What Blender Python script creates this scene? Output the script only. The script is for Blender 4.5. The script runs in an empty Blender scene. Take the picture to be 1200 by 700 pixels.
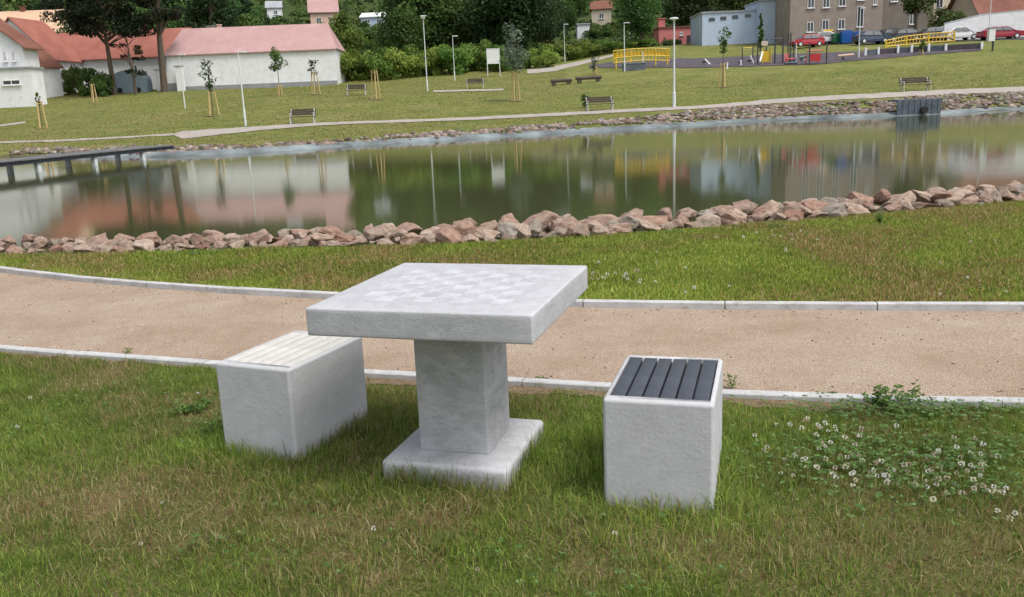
import bpy, bmesh, math, random
import numpy as np
from mathutils import Vector, Matrix, noise as mnoise
R = math.radians
random.seed(7); rng = np.random.default_rng(7)
scene = bpy.context.scene
col = scene.collection

# ------------------------------------------------------------------ camera
F = 1033.6; PW, PH = 1200.0, 700.0
CH = 1.495; PITCH = R(12.71); ROLL = R(-2.396)
fw = Vector((0, math.cos(PITCH), -math.sin(PITCH))); rt = Vector((1, 0, 0)); up = rt.cross(fw)
r2 = rt*math.cos(ROLL) + up*math.sin(ROLL); u2 = -rt*math.sin(ROLL) + up*math.cos(ROLL)
cd = bpy.data.cameras.new('camera'); cam = bpy.data.objects.new('camera', cd); col.objects.link(cam)
cd.sensor_width = 36.0; cd.lens = 36.0*F/PW; cd.clip_start = 0.05; cd.clip_end = 3000
m = Matrix((( r2.x, u2.x, -fw.x, 0), (r2.y, u2.y, -fw.y, 0), (r2.z, u2.z, -fw.z, CH), (0, 0, 0, 1)))
cam.matrix_world = m
scene.camera = cam
def ray(px, py):
    return fw + r2*((px-PW/2)/F) - u2*((py-PH/2)/F)
def at_z(px, py, z):
    d = ray(px, py); t = (z-CH)/d.z
    return Vector((d.x*t, d.y*t, z))
def at_y(px, py, Y):
    d = ray(px, py); t = Y/d.y
    return Vector((d.x*t, Y, CH+d.z*t))
def to_px(P):
    d = Vector(P)-Vector((0, 0, CH)); z = d.dot(fw)
    return (PW/2+F*d.dot(r2)/z, PH/2-F*d.dot(u2)/z)

# ------------------------------------------------------------------ terrain
WZ = -0.34
FRONT = [(-330, 314), (-200, 307), (-100, 303), (0, 300), (100, 298), (200, 296), (300, 293), (400, 291), (500, 288), (600, 284), (700, 278),
         (800, 270), (900, 262), (1000, 254), (1100, 245), (1200, 236), (1300, 228), (1450, 217), (1650, 206)]
front_line = [at_z(px, py, 0.0) for px, py in FRONT]
near_edge = [Vector((p.x, p.y+1.15, WZ)) for p in front_line]
FAR = [(-420, 214), (-200, 196), (0, 184), (100, 184), (180, 184), (300, 179), (400, 172), (500, 166), (600, 160), (700, 154), (800, 148), (900, 142),
       (1000, 138), (1100, 134), (1200, 128), (1400, 120), (1600, 116)]
far_edge = [at_z(px, py, WZ) for px, py in FAR]
left_close = [Vector((-32, 16, WZ)), Vector((-34, 24, WZ))]
right_close = [Vector((40, 40, WZ)), Vector((32, 24, WZ)), Vector((22, 16, WZ))]
poly = [(p.x, p.y) for p in (near_edge + right_close[::-1] + far_edge[::-1] + left_close[::-1])]
PA = np.array(poly); PB = np.roll(PA, -1, axis=0)
def pond_sd(X, Y):
    """signed distance to the pond outline, negative over the water"""
    P = np.stack([np.asarray(X, float).ravel(), np.asarray(Y, float).ravel()], 1)
    d2 = np.full(len(P), 1e18); ins = np.zeros(len(P), bool)
    for a, b in zip(PA, PB):
        ab = b-a; t = np.clip(((P-a)@ab)/(ab@ab), 0, 1)
        q = P-(a+t[:, None]*ab); d2 = np.minimum(d2, (q**2).sum(1))
        c = ((a[1] > P[:, 1]) != (b[1] > P[:, 1]))
        xx = (b[0]-a[0])*(P[:, 1]-a[1])/((b[1]-a[1]) if b[1] != a[1] else 1e-9)+a[0]
        ins ^= c & (P[:, 0] < xx)
    return np.where(ins, -1, 1)*np.sqrt(d2)
HILL = [(200, 30), (260, 0), (330, -45), (450, -115), (700, -170)]
TAB = {
 -200: [(30, 210), (52, 178), (60, 166), (70, 156), (80, 146), (90, 136), (98, 128), (110, 116), (130, 100), (160, 80)]+HILL,
 0: [(30, 200), (47, 182), (52, 172), (60, 163), (70, 150), (80, 140), (90, 130), (98, 122), (110, 112), (130, 98), (160, 78)]+HILL,
 200: [(30, 200), (38, 184), (44, 172), (52, 163), (58, 156), (66, 146), (75, 136), (85, 125), (95, 116), (105, 108), (115, 103), (130, 96), (160, 74)]+HILL,
 350: [(30, 200), (39.5, 176), (45, 166), (52, 155), (58, 148), (62, 144), (68, 136), (75, 124), (82, 113), (92, 107), (105, 103), (115, 99), (130, 92), (160, 70)]+HILL,
 600: [(30, 190), (44, 160), (50, 150), (58, 141), (63, 136), (68, 128), (75, 117), (80, 112), (88, 104), (95, 96), (105, 88), (115, 82), (130, 74), (160, 58)]+HILL,
 800: [(30, 190), (48.7, 148), (54, 139), (60, 129), (64, 125), (70, 116), (80, 100), (90, 86), (100, 76), (110, 70), (125, 58), (140, 52), (160, 45)]+HILL,
 1000: [(30, 190), (51.4, 138), (56, 128), (61, 115), (66, 109), (72, 101), (80, 88), (90, 75), (98, 65), (105, 56), (115, 50), (130, 46), (160, 40)]+HILL,
 1200: [(30, 190), (52.8, 128), (56, 120), (60, 108), (64, 103), (70, 97), (80, 80), (90, 62), (97, 48), (105, 44), (120, 42), (160, 36)]+HILL,
 1450: [(30, 190), (53, 122), (58, 112), (64, 98), (70, 88), (80, 70), (90, 52), (97, 40), (105, 35), (120, 33), (160, 30)]+HILL,
}
TU = []; TZ = []
YS = np.array([20]+list(np.arange(30, 132, 2.0))+list(range(140, 720, 10)))
for px in sorted(TAB):
    ys = []; zs = []; us = []
    for Y, py in TAB[px]:
        p = at_y(px, py, Y); ys.append(Y); zs.append(p.z); us.append(p.x/Y)
    zz = np.interp(YS, ys, zs)
    k = np.array([1, 2, 1])/4.0
    zp = np.pad(zz, 1, mode='edge'); zz = np.convolve(zp, k, 'valid')
    TU.append(float(np.mean(us[2:8]))); TZ.append(zz)
TU = np.array(TU); TZ = np.array(TZ)
def zfar(X, Y):
    u = np.clip(X/np.maximum(Y, 1), TU[0], TU[-1])
    i = np.clip(np.searchsorted(TU, u)-1, 0, len(TU)-2)
    t = (u-TU[i])/(TU[i+1]-TU[i]); t = t*t*(3-2*t)
    yi = np.clip(np.searchsorted(YS, Y)-1, 0, len(YS)-2)
    ty = np.clip((Y-YS[yi])/(YS[yi+1]-YS[yi]), 0, 1)
    a = TZ[i, yi]*(1-ty)+TZ[i, yi+1]*ty; b = TZ[i+1, yi]*(1-ty)+TZ[i+1, yi+1]*ty
    return a*(1-t)+b*t
def sstep(t):
    t = np.clip(t, 0, 1); return t*t*(3-2*t)
def terrain(X, Y):
    X = np.asarray(X, float); Y = np.asarray(Y, float); sh = X.shape
    X = X.ravel(); Y = Y.ravel()
    w = sstep((Y-16)/24.0)
    base = zfar(X, Y)*w
    sd = pond_sd(X, Y)
    z = WZ + (base-WZ)*sstep((sd+0.1)/1.5)
    z = np.where(sd < 0, np.minimum(z, WZ+np.maximum(sd*0.45, -1.6)), z)
    return z.reshape(sh)
def tz(x, y): return float(terrain(np.array([x]), np.array([y]))[0])
def hit(px, py, y0=50.0, y1=420.0):
    ys = np.arange(y0, y1, 0.25); d = ray(px, py)
    X = d.x/d.y*ys; zr = CH+d.z/d.y*ys; zt = terrain(X, ys)
    k = np.nonzero(zt >= zr)[0]
    i = int(k[0]) if len(k) else len(ys)-1
    return Vector((X[i], ys[i], zt[i]))

# ------------------------------------------------------------------ materials
MATS = {}
def new_mat(name):
    mt = bpy.data.materials.new(name); mt.use_nodes = True
    nt = mt.node_tree; b = nt.nodes['Principled BSDF']; MATS[name] = mt
    return mt, nt, b
def N(nt, t, **kw):
    n = nt.nodes.new(t)
    for k, v in kw.items():
        if k in n.inputs: n.inputs[k].default_value = v
        else: setattr(n, k, v)
    return n
def ramp(nt, stops):
    n = nt.nodes.new('ShaderNodeValToRGB'); e = n.color_ramp.elements
    while len(e) < len(stops): e.new(0.5)
    for i, (p, c) in enumerate(stops):
        e[i].position = p; e[i].color = (c[0], c[1], c[2], 1)
    return n
def noisy(name, c1, c2, scale=5, rough=0.8, bump=0.0, bscale=None, detail=6, spec=0.3, coords='Object', c3=None, scale2=None):
    mt, nt, b = new_mat(name)
    tc = N(nt, 'ShaderNodeTexCoord'); nz = N(nt, 'ShaderNodeTexNoise', Scale=scale, Detail=detail, Roughness=0.65)
    nt.links.new(tc.outputs[coords], nz.inputs['Vector'])
    rp = ramp(nt, [(0.32, c1), (0.68, c2)]); nt.links.new(nz.outputs['Fac'], rp.inputs['Fac'])
    out = rp.outputs['Color']
    if c3 is not None:
        n2 = N(nt, 'ShaderNodeTexNoise', Scale=scale2 or scale*6, Detail=4, Roughness=0.7); nt.links.new(tc.outputs[coords], n2.inputs['Vector'])
        r3 = ramp(nt, [(0.52, (0, 0, 0)), (0.68, (1, 1, 1))]); nt.links.new(n2.outputs['Fac'], r3.inputs['Fac'])
        mx = N(nt, 'ShaderNodeMixRGB'); nt.links.new(r3.outputs['Color'], mx.inputs['Fac']); nt.links.new(out, mx.inputs['Color1'])
        mx.inputs['Color2'].default_value = (*c3, 1); out = mx.outputs['Color']
    nt.links.new(out, b.inputs['Base Color'])
    b.inputs['Roughness'].default_value = rough; b.inputs['Specular IOR Level'].default_value = spec
    if bump:
        nb = N(nt, 'ShaderNodeTexNoise', Scale=bscale or scale*4, Detail=6, Roughness=0.7); nt.links.new(tc.outputs[coords], nb.inputs['Vector'])
        bp = N(nt, 'ShaderNodeBump', Strength=bump, Distance=0.02); nt.links.new(nb.outputs['Fac'], bp.inputs['Height'])
        nt.links.new(bp.outputs['Normal'], b.inputs['Normal'])
    return mt

def concrete(name, checker=False):
    mt, nt, b = new_mat(name)
    tc = N(nt, 'ShaderNodeTexCoord'); mp = N(nt, 'ShaderNodeMapping'); nt.links.new(tc.outputs['Object'], mp.inputs['Vector'])
    n1 = N(nt, 'ShaderNodeTexNoise', Scale=7.0, Detail=10, Roughness=0.78); nt.links.new(mp.outputs[0], n1.inputs['Vector'])
    r1 = ramp(nt, [(0.25, (0.37, 0.373, 0.39)), (0.5, (0.44, 0.445, 0.465)), (0.75, (0.51, 0.515, 0.54))] if checker else [(0.30, (0.33, 0.333, 0.34)), (0.5, (0.45, 0.453, 0.468)), (0.68, (0.55, 0.553, 0.57))]); nt.links.new(n1.outputs['Fac'], r1.inputs['Fac'])
    # streaky cement film, horizontal smears
    mp2 = N(nt, 'ShaderNodeMapping'); mp2.inputs['Scale'].default_value = (1.2, 1.2, 3.2); nt.links.new(tc.outputs['Object'], mp2.inputs['Vector'])
    n2 = N(nt, 'ShaderNodeTexNoise', Scale=9.0, Detail=6, Roughness=0.7); nt.links.new(mp2.outputs[0], n2.inputs['Vector'])
    r2_ = ramp(nt, [(0.34, (0.62, 0.62, 0.62)), (0.64, (1.18, 1.18, 1.18))]); nt.links.new(n2.outputs['Fac'], r2_.inputs['Fac'])
    mx = N(nt, 'ShaderNodeMixRGB', blend_type='MULTIPLY'); mx.inputs['Fac'].default_value = 0.5
    nt.links.new(r1.outputs['Color'], mx.inputs['Color1']); nt.links.new(r2_.outputs['Color'], mx.inputs['Color2'])
    out = mx.outputs['Color']
    if checker: mx.inputs['Fac'].default_value = 0.35
    # small air holes and grey scuffs
    n3 = N(nt, 'ShaderNodeTexNoise', Scale=34, Detail=3, Roughness=0.6); nt.links.new(mp2.outputs[0], n3.inputs['Vector'])
    r3 = ramp(nt, [(0.59, (0, 0, 0)), (0.74, (0.8, 0.8, 0.8))]); nt.links.new(n3.outputs['Fac'], r3.inputs['Fac'])
    m3 = N(nt, 'ShaderNodeMixRGB'); nt.links.new(r3.outputs['Color'], m3.inputs['Fac']); nt.links.new(out, m3.inputs['Color1'])
    m3.inputs['Color2'].default_value = (0.235, 0.24, 0.25, 1); out = m3.outputs['Color']
    vo = N(nt, 'ShaderNodeTexVoronoi', Scale=85.0); nt.links.new(tc.outputs['Object'], vo.inputs['Vector'])
    vr = ramp(nt, [(0.10, (1, 1, 1)), (0.17, (0, 0, 0))]); nt.links.new(vo.outputs['Distance'], vr.inputs['Fac'])
    vs_ = N(nt, 'ShaderNodeSeparateColor'); nt.links.new(vo.outputs['Color'], vs_.inputs[0])
    vg = N(nt, 'ShaderNodeMath', operation='GREATER_THAN'); nt.links.new(vs_.outputs[0], vg.inputs[0]); vg.inputs[1].default_value = 0.86
    vm = N(nt, 'ShaderNodeMath', operation='MULTIPLY'); nt.links.new(vr.outputs['Color'], vm.inputs[0]); nt.links.new(vg.outputs[0], vm.inputs[1])
    m4 = N(nt, 'ShaderNodeMixRGB'); nt.links.new(vm.outputs[0], m4.inputs['Fac']); nt.links.new(out, m4.inputs['Color1'])
    m4.inputs['Color2'].default_value = (0.12, 0.12, 0.125, 1); out = m4.outputs['Color']
    if not checker:
        sz_ = N(nt, 'ShaderNodeSeparateXYZ'); nt.links.new(tc.outputs['Object'], sz_.inputs[0])
        ng = N(nt, 'ShaderNodeTexNoise', Scale=11.0, Detail=6, Roughness=0.7); nt.links.new(tc.outputs['Object'], ng.inputs['Vector'])
        gm = N(nt, 'ShaderNodeMath', operation='MULTIPLY_ADD'); nt.links.new(ng.outputs['Fac'], gm.inputs[0]); gm.inputs[1].default_value = -0.20; nt.links.new(sz_.outputs[2], gm.inputs[2])
        gr = N(nt, 'ShaderNodeMapRange'); nt.links.new(gm.outputs[0], gr.inputs['Value']); gr.inputs['From Min'].default_value = -0.09; gr.inputs['From Max'].default_value = -0.03; gr.inputs['To Min'].default_value = 0.55; gr.inputs['To Max'].default_value = 0.0
        mg = N(nt, 'ShaderNodeMixRGB'); nt.links.new(gr.outputs[0], mg.inputs['Fac']); nt.links.new(out, mg.inputs['Color1']); mg.inputs['Color2'].default_value = (0.22, 0.20, 0.15, 1); out = mg.outputs['Color']
    # paler tone mixed in along arrises, from mesh pointiness
    ge = N(nt, 'ShaderNodeNewGeometry'); rp = ramp(nt, [(0.50, (0, 0, 0)), (0.56, (0.75, 0.75, 0.75))]); nt.links.new(ge.outputs['Pointiness'], rp.inputs['Fac'])
    mw = N(nt, 'ShaderNodeMixRGB'); nt.links.new(rp.outputs['Color'], mw.inputs['Fac']); nt.links.new(out, mw.inputs['Color1'])
    mw.inputs['Color2'].default_value = (0.54, 0.545, 0.565, 1); out = mw.outputs['Color']
    if checker:
        sp = N(nt, 'ShaderNodeSeparateXYZ'); nt.links.new(tc.outputs['Object'], sp.inputs[0])
        ck = N(nt, 'ShaderNodeTexChecker', Scale=1.0/0.078); off = N(nt, 'ShaderNodeMapping')
        off.inputs['Location'].default_value = (0, 0, 0.02); nt.links.new(tc.outputs['Object'], off.inputs['Vector'])
        sc0 = N(nt, 'ShaderNodeVectorMath', operation='MULTIPLY'); sc0.inputs[1].default_value = (1, 1, 0); nt.links.new(off.outputs[0], sc0.inputs[0])
        ad = N(nt, 'ShaderNodeVectorMath', operation='ADD'); ad.inputs[1].default_value = (0, 0, 0.01); nt.links.new(sc0.outputs[0], ad.inputs[0])
        nt.links.new(ad.outputs[0], ck.inputs['Vector']); ck.inputs['Color1'].default_value = (1, 1, 1, 1); ck.inputs['Color2'].default_value = (0, 0, 0, 1)
        def band(o, lim):
            a = N(nt, 'ShaderNodeMath', operation='ABSOLUTE'); nt.links.new(o, a.inputs[0])
            l = N(nt, 'ShaderNodeMath', operation='LESS_THAN'); nt.links.new(a.outputs[0], l.inputs[0]); l.inputs[1].default_value = lim
            return l.outputs[0]
        bx_ = band(sp.outputs[0], 0.312); by_ = band(sp.outputs[1], 0.312)
        gz = N(nt, 'ShaderNodeMath', operation='GREATER_THAN'); nt.links.new(sp.outputs[2], gz.inputs[0]); gz.inputs[1].default_value = -0.002
        p1 = N(nt, 'ShaderNodeMath', operation='MULTIPLY'); nt.links.new(bx_, p1.inputs[0]); nt.links.new(by_, p1.inputs[1])
        p2 = N(nt, 'ShaderNodeMath', operation='MULTIPLY'); nt.links.new(p1.outputs[0], p2.inputs[0]); nt.links.new(gz.outputs[0], p2.inputs[1])
        p3 = N(nt, 'ShaderNodeMath', operation='MULTIPLY'); nt.links.new(p2.outputs[0], p3.inputs[0]); nt.links.new(ck.outputs['Fac'], p3.inputs[1])
        p4 = N(nt, 'ShaderNodeMath', operation='MULTIPLY'); nt.links.new(p3.outputs[0], p4.inputs[0])
        nf = N(nt, 'ShaderNodeTexNoise', Scale=14.0, Detail=5); nt.links.new(tc.outputs['Object'], nf.inputs['Vector'])
        rf = ramp(nt, [(0.3, (0.08, 0.08, 0.08)), (0.68, (0.62, 0.62, 0.62))]); nt.links.new(nf.outputs['Fac'], rf.inputs['Fac']); nt.links.new(rf.outputs['Color'], p4.inputs[1])
        mc = N(nt, 'ShaderNodeMixRGB'); nt.links.new(p4.outputs[0], mc.inputs['Fac']); nt.links.new(out, mc.inputs['Color1'])
        mc.inputs['Color2'].default_value = (0.62, 0.625, 0.66, 1); out = mc.outputs['Color']
    nt.links.new(out, b.inputs['Base Color']); b.inputs['Roughness'].default_value = 0.82; b.inputs['Specular IOR Level'].default_value = 0.25
    nb = N(nt, 'ShaderNodeTexNoise', Scale=60, Detail=6, Roughness=0.7); nt.links.new(tc.outputs['Object'], nb.inputs['Vector'])
    bp = N(nt, 'ShaderNodeBump', Strength=0.6, Distance=0.004); nt.links.new(nb.outputs['Fac'], bp.inputs['Height']); nt.links.new(bp.outputs['Normal'], b.inputs['Normal'])
    return mt
M_CONC = concrete('pale_concrete'); M_CHESS = concrete('chessboard_concrete', True)

def attr_leaf(name, rough=0.6, trans=0.3, randv=0.0, tint=(1, 1, 1)):
    """foliage coloured leaf by leaf from the mesh's own colour attribute"""
    mt, nt, b = new_mat(name)
    at = N(nt, 'ShaderNodeAttribute', attribute_name='Col'); out = at.outputs['Color']
    if randv:
        oi = N(nt, 'ShaderNodeObjectInfo'); hs = N(nt, 'ShaderNodeHueSaturation')
        mr = N(nt, 'ShaderNodeMapRange'); nt.links.new(oi.outputs['Random'], mr.inputs['Value'])
        mr.inputs['To Min'].default_value = 1-randv; mr.inputs['To Max'].default_value = 1+randv
        nt.links.new(mr.outputs[0], hs.inputs['Value'])
        m2 = N(nt, 'ShaderNodeMath', operation='MULTIPLY'); m2.inputs[1].default_value = 7.31; nt.links.new(oi.outputs['Random'], m2.inputs[0])
        m3 = N(nt, 'ShaderNodeMath', operation='FRACT'); nt.links.new(m2.outputs[0], m3.inputs[0])
        m4 = N(nt, 'ShaderNodeMapRange'); nt.links.new(m3.outputs[0], m4.inputs['Value']); m4.inputs['To Min'].default_value = 0.475; m4.inputs['To Max'].default_value = 0.525
        nt.links.new(m4.outputs[0], hs.inputs['Hue']); nt.links.new(out, hs.inputs['Color']); out = hs.outputs['Color']
    nt.links.new(out, b.inputs['Base Color']); b.inputs['Roughness'].default_value = rough; b.inputs['Specular IOR Level'].default_value = 0.2
    tr = N(nt, 'ShaderNodeBsdfTranslucent'); nt.links.new(out, tr.inputs['Color'])
    ms = N(nt, 'ShaderNodeMixShader'); ms.inputs[0].default_value = trans
    nt.links.new(b.outputs[0], ms.inputs[1]); nt.links.new(tr.outputs[0], ms.inputs[2])
    nt.links.new(ms.outputs[0], nt.nodes['Material Output'].inputs['Surface'])
    return mt
M_GRASS = attr_leaf('grass_blades', 0.55, 0.42); M_LEAF = attr_leaf('tree_leaves', 0.6, 0.36, randv=0.25); M_LEAF1 = attr_leaf('shrub_leaves', 0.6, 0.36)

# ground: turf, dry thatch and soil in patches
def ground_mat():
    mt, nt, b = new_mat('turf_ground'); L = nt.links
    ge = N(nt, 'ShaderNodeNewGeometry'); pos = ge.outputs['Position']
    sp = N(nt, 'ShaderNodeSeparateXYZ'); L.new(pos, sp.inputs[0])
    far = N(nt, 'ShaderNodeMapRange'); L.new(sp.outputs[1], far.inputs['Value']); far.inputs['From Min'].default_value = 20; far.inputs['From Max'].default_value = 32
    def nz(s, d=6, r=0.65):
        n = N(nt, 'ShaderNodeTexNoise', Scale=s, Detail=d, Roughness=r); L.new(pos, n.inputs['Vector']); return n.outputs['Fac']
    # near: thatch and soil under the blades
    r1 = ramp(nt, [(0.35, (0.095, 0.12, 0.032)), (0.5, (0.15, 0.155, 0.05)), (0.66, (0.24, 0.18, 0.10))]); L.new(nz(3.2, 8), r1.inputs['Fac'])
    r1b = ramp(nt, [(0.35, (0.55, 0.55, 0.55)), (0.7, (1.35, 1.35, 1.3))]); L.new(nz(70, 4), r1b.inputs['Fac'])
    nearc = N(nt, 'ShaderNodeMixRGB', blend_type='MULTIPLY'); nearc.inputs['Fac'].default_value = 1
    L.new(r1.outputs['Color'], nearc.inputs['Color1']); L.new(r1b.outputs['Color'], nearc.inputs['Color2'])
    # far lawn
    r2_ = ramp(nt, [(0.34, (0.11, 0.135, 0.038)), (0.5, (0.165, 0.178, 0.055)), (0.66, (0.235, 0.21, 0.09))]); L.new(nz(0.30, 12, 0.8), r2_.inputs['Fac'])
    r3 = ramp(nt, [(0.3, (0.58, 0.62, 0.55)), (0.7, (1.38, 1.34, 1.3))]); L.new(nz(2.6, 8, 0.75), r3.inputs['Fac'])
    farc = N(nt, 'ShaderNodeMixRGB', blend_type='MULTIPLY'); farc.inputs['Fac'].default_value = 1
    L.new(r2_.outputs['Color'], farc.inputs['Color1']); L.new(r3.outputs['Color'], farc.inputs['Color2'])
    mx = N(nt, 'ShaderNodeMixRGB'); L.new(far.outputs[0], mx.inputs['Fac']); L.new(nearc.outputs[0], mx.inputs['Color1']); L.new(farc.outputs[0], mx.inputs['Color2'])
    # woodland floor on the hill
    wf = N(nt, 'ShaderNodeMapRange'); L.new(sp.outputs[1], wf.inputs['Value']); wf.inputs['From Min'].default_value = 125; wf.inputs['From Max'].default_value = 160
    r4 = ramp(nt, [(0.35, (0.030, 0.048, 0.014)), (0.68, (0.075, 0.105, 0.03))]); L.new(nz(0.3, 8), r4.inputs['Fac'])
    m2 = N(nt, 'ShaderNodeMixRGB'); L.new(wf.outputs[0], m2.inputs['Fac']); L.new(mx.outputs[0], m2.inputs['Color1']); L.new(r4.outputs['Color'], m2.inputs['Color2'])
    # pond bed is mud
    bd = N(nt, 'ShaderNodeMapRange'); L.new(sp.outputs[2], bd.inputs['Value']); bd.inputs['From Min'].default_value = -0.24; bd.inputs['From Max'].default_value = -0.34
    m5 = N(nt, 'ShaderNodeMixRGB'); L.new(bd.outputs[0], m5.inputs['Fac']); L.new(m2.outputs[0], m5.inputs['Color1']); m5.inputs['Color2'].default_value = (0.10, 0.085, 0.055, 1)
    L.new(m5.outputs[0], b.inputs['Base Color']); b.inputs['Roughness'].default_value = 0.95; b.inputs['Specular IOR Level'].default_value = 0.1
    bp = N(nt, 'ShaderNodeBump', Strength=0.9, Distance=0.05); L.new(nz(9, 8, 0.75), bp.inputs['Height']); L.new(bp.outputs[0], b.inputs['Normal'])
    return mt
M_GROUND = ground_mat()

def gravel_mat():
    mt, nt, b = new_mat('pink_gravel'); L = nt.links
    ge = N(nt, 'ShaderNodeNewGeometry'); pos = ge.outputs['Position']
    def nz(s, d=5, r=0.6):
        n = N(nt, 'ShaderNodeTexNoise', Scale=s, Detail=d, Roughness=r); L.new(pos, n.inputs['Vector']); return n.outputs['Fac']
    r1 = ramp(nt, [(0.32, (0.34, 0.25, 0.175)), (0.5, (0.415, 0.315, 0.235)), (0.68, (0.475, 0.385, 0.31))]); L.new(nz(0.9, 8, 0.7), r1.inputs['Fac'])
    v = N(nt, 'ShaderNodeTexVoronoi', Scale=150.0); L.new(pos, v.inputs['Vector'])
    sv = N(nt, 'ShaderNodeSeparateColor'); L.new(v.outputs['Color'], sv.inputs[0])
    r2_ = ramp(nt, [(0.0, (0.62, 0.58, 0.55)), (0.35, (0.95, 0.93, 0.9)), (0.8, (1.12, 1.12, 1.12)), (1.0, (1.7, 1.75, 1.8))]); L.new(sv.outputs[0], r2_.inputs['Fac'])
    mx = N(nt, 'ShaderNodeMixRGB', blend_type='MULTIPLY'); mx.inputs['Fac'].default_value = 0.5; L.new(r1.outputs[0], mx.inputs['Color1']); L.new(r2_.outputs[0], mx.inputs['Color2'])
    L.new(mx.outputs[0], b.inputs['Base Color']); b.inputs['Roughness'].default_value = 0.9; b.inputs['Specular IOR Level'].default_value = 0.2
    bp = N(nt, 'ShaderNodeBump', Strength=0.8, Distance=0.01); L.new(v.outputs['Distance'], bp.inputs['Height']); L.new(bp.outputs[0], b.inputs['Normal'])
    return mt
M_GRAVEL = gravel_mat()

def water_mat():
    mt, nt, b = new_mat('pond_water'); L = nt.links
    b.inputs['Base Color'].default_value = (0.062, 0.070, 0.030, 1); b.inputs['Roughness'].default_value = 0.055; b.inputs['IOR'].default_value = 1.333
    b.inputs['Specular IOR Level'].default_value = 0.5
    ge = N(nt, 'ShaderNodeNewGeometry')
    mp = N(nt, 'ShaderNodeMapping'); mp.inputs['Scale'].default_value = (1.0, 2.2, 1); L.new(ge.outputs['Position'], mp.inputs['Vector'])
    n1 = N(nt, 'ShaderNodeTexNoise', Scale=3.0, Detail=5, Roughness=0.6); L.new(mp.outputs[0], n1.inputs['Vector'])
    n2 = N(nt, 'ShaderNodeTexNoise', Scale=0.12, Detail=3); L.new(ge.outputs['Position'], n2.inputs['Vector'])
    rr = ramp(nt, [(0.42, (0.3, 0.3, 0.3)), (0.6, (1, 1, 1))]); L.new(n2.outputs['Fac'], rr.inputs['Fac'])
    mu = N(nt, 'ShaderNodeMath', operation='MULTIPLY'); L.new(rr.outputs[0], mu.inputs[0]); mu.inputs[1].default_value = 0.055
    bp = N(nt, 'ShaderNodeBump', Distance=0.02); L.new(mu.outputs[0], bp.inputs['Strength']); L.new(n1.outputs['Fac'], bp.inputs['Height']); L.new(bp.outputs[0], b.inputs['Normal'])
    return mt
M_WATER = water_mat()

def rock_mat():
    mt, nt, b = new_mat('red_granite'); L = nt.links
    tc = N(nt, 'ShaderNodeTexCoord'); oi = N(nt, 'ShaderNodeObjectInfo')
    rr = ramp(nt, [(0.0, (0.33, 0.19, 0.14)), (0.25, (0.44, 0.31, 0.24)), (0.5, (0.49, 0.38, 0.30)), (0.75, (0.37, 0.25, 0.19)), (0.93, (0.33, 0.27, 0.215)), (1.0, (0.40, 0.36, 0.30))])
    L.new(oi.outputs['Random'], rr.inputs['Fac'])
    va = N(nt, 'ShaderNodeVectorMath', operation='ADD'); L.new(tc.outputs['Object'], va.inputs[0]); L.new(oi.outputs['Location'], va.inputs[1])
    n1 = N(nt, 'ShaderNodeTexNoise', Scale=4.5, Detail=9, Roughness=0.72); L.new(va.outputs[0], n1.inputs['Vector'])
    r1 = ramp(nt, [(0.3, (0.42, 0.38, 0.36)), (0.5, (1, 1, 1)), (0.7, (1.4, 1.5, 1.55))]); L.new(n1.outputs['Fac'], r1.inputs['Fac'])
    mx = N(nt, 'ShaderNodeMixRGB', blend_type='MULTIPLY'); mx.inputs['Fac'].default_value = 0.9; L.new(rr.outputs[0], mx.inputs['Color1']); L.new(r1.outputs[0], mx.inputs['Color2'])
    L.new(mx.outputs[0], b.inputs['Base Color']); b.inputs['Roughness'].default_value = 0.85; b.inputs['Specular IOR Level'].default_value = 0.25
    bp = N(nt, 'ShaderNodeBump', Strength=1.0, Distance=0.05); L.new(n1.outputs['Fac'], bp.inputs['Height']); L.new(bp.outputs[0], b.inputs['Normal'])
    return mt
M_ROCK = rock_mat()
def plain(name, c, rough=0.6, metal=0.0, var=0.12, scale=3.0, spec=0.4):
    lo = tuple(x*(1-var) for x in c); hi = tuple(min(1, x*(1+var)) for x in c)
    mt = noisy(name, lo, hi, scale=scale, rough=rough, spec=spec); mt.node_tree.nodes['Principled BSDF'].inputs['Metallic'].default_value = metal
    return mt
M_KERB = noisy('kerb_concrete', (0.41, 0.41, 0.41), (0.56, 0.56, 0.56), scale=6, rough=0.85, bump=0.2, bscale=60, c3=(0.36, 0.35, 0.33), scale2=14)
M_SLATD = noisy('anthracite_slats', (0.040, 0.047, 0.062), (0.062, 0.070, 0.090), scale=10, rough=0.45, spec=0.5)
M_SLATW = noisy('cream_slats', (0.50, 0.485, 0.45), (0.62, 0.60, 0.56), scale=8, rough=0.6)
M_RECESS = plain('recess_shadow_gap', (0.10, 0.10, 0.10))
M_SOIL = noisy('bare_soil', (0.13, 0.09, 0.055), (0.26, 0.185, 0.12), scale=22, rough=0.95, bump=0.6)
M_WHITE = noisy('white_render', (0.70, 0.71, 0.72), (0.80, 0.81, 0.82), scale=0.6, rough=0.85, c3=(0.62, 0.63, 0.63), scale2=1.5)
M_GREYW = noisy('grey_plinth', (0.22, 0.23, 0.24), (0.32, 0.33, 0.33), scale=1.0, rough=0.9)
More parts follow.
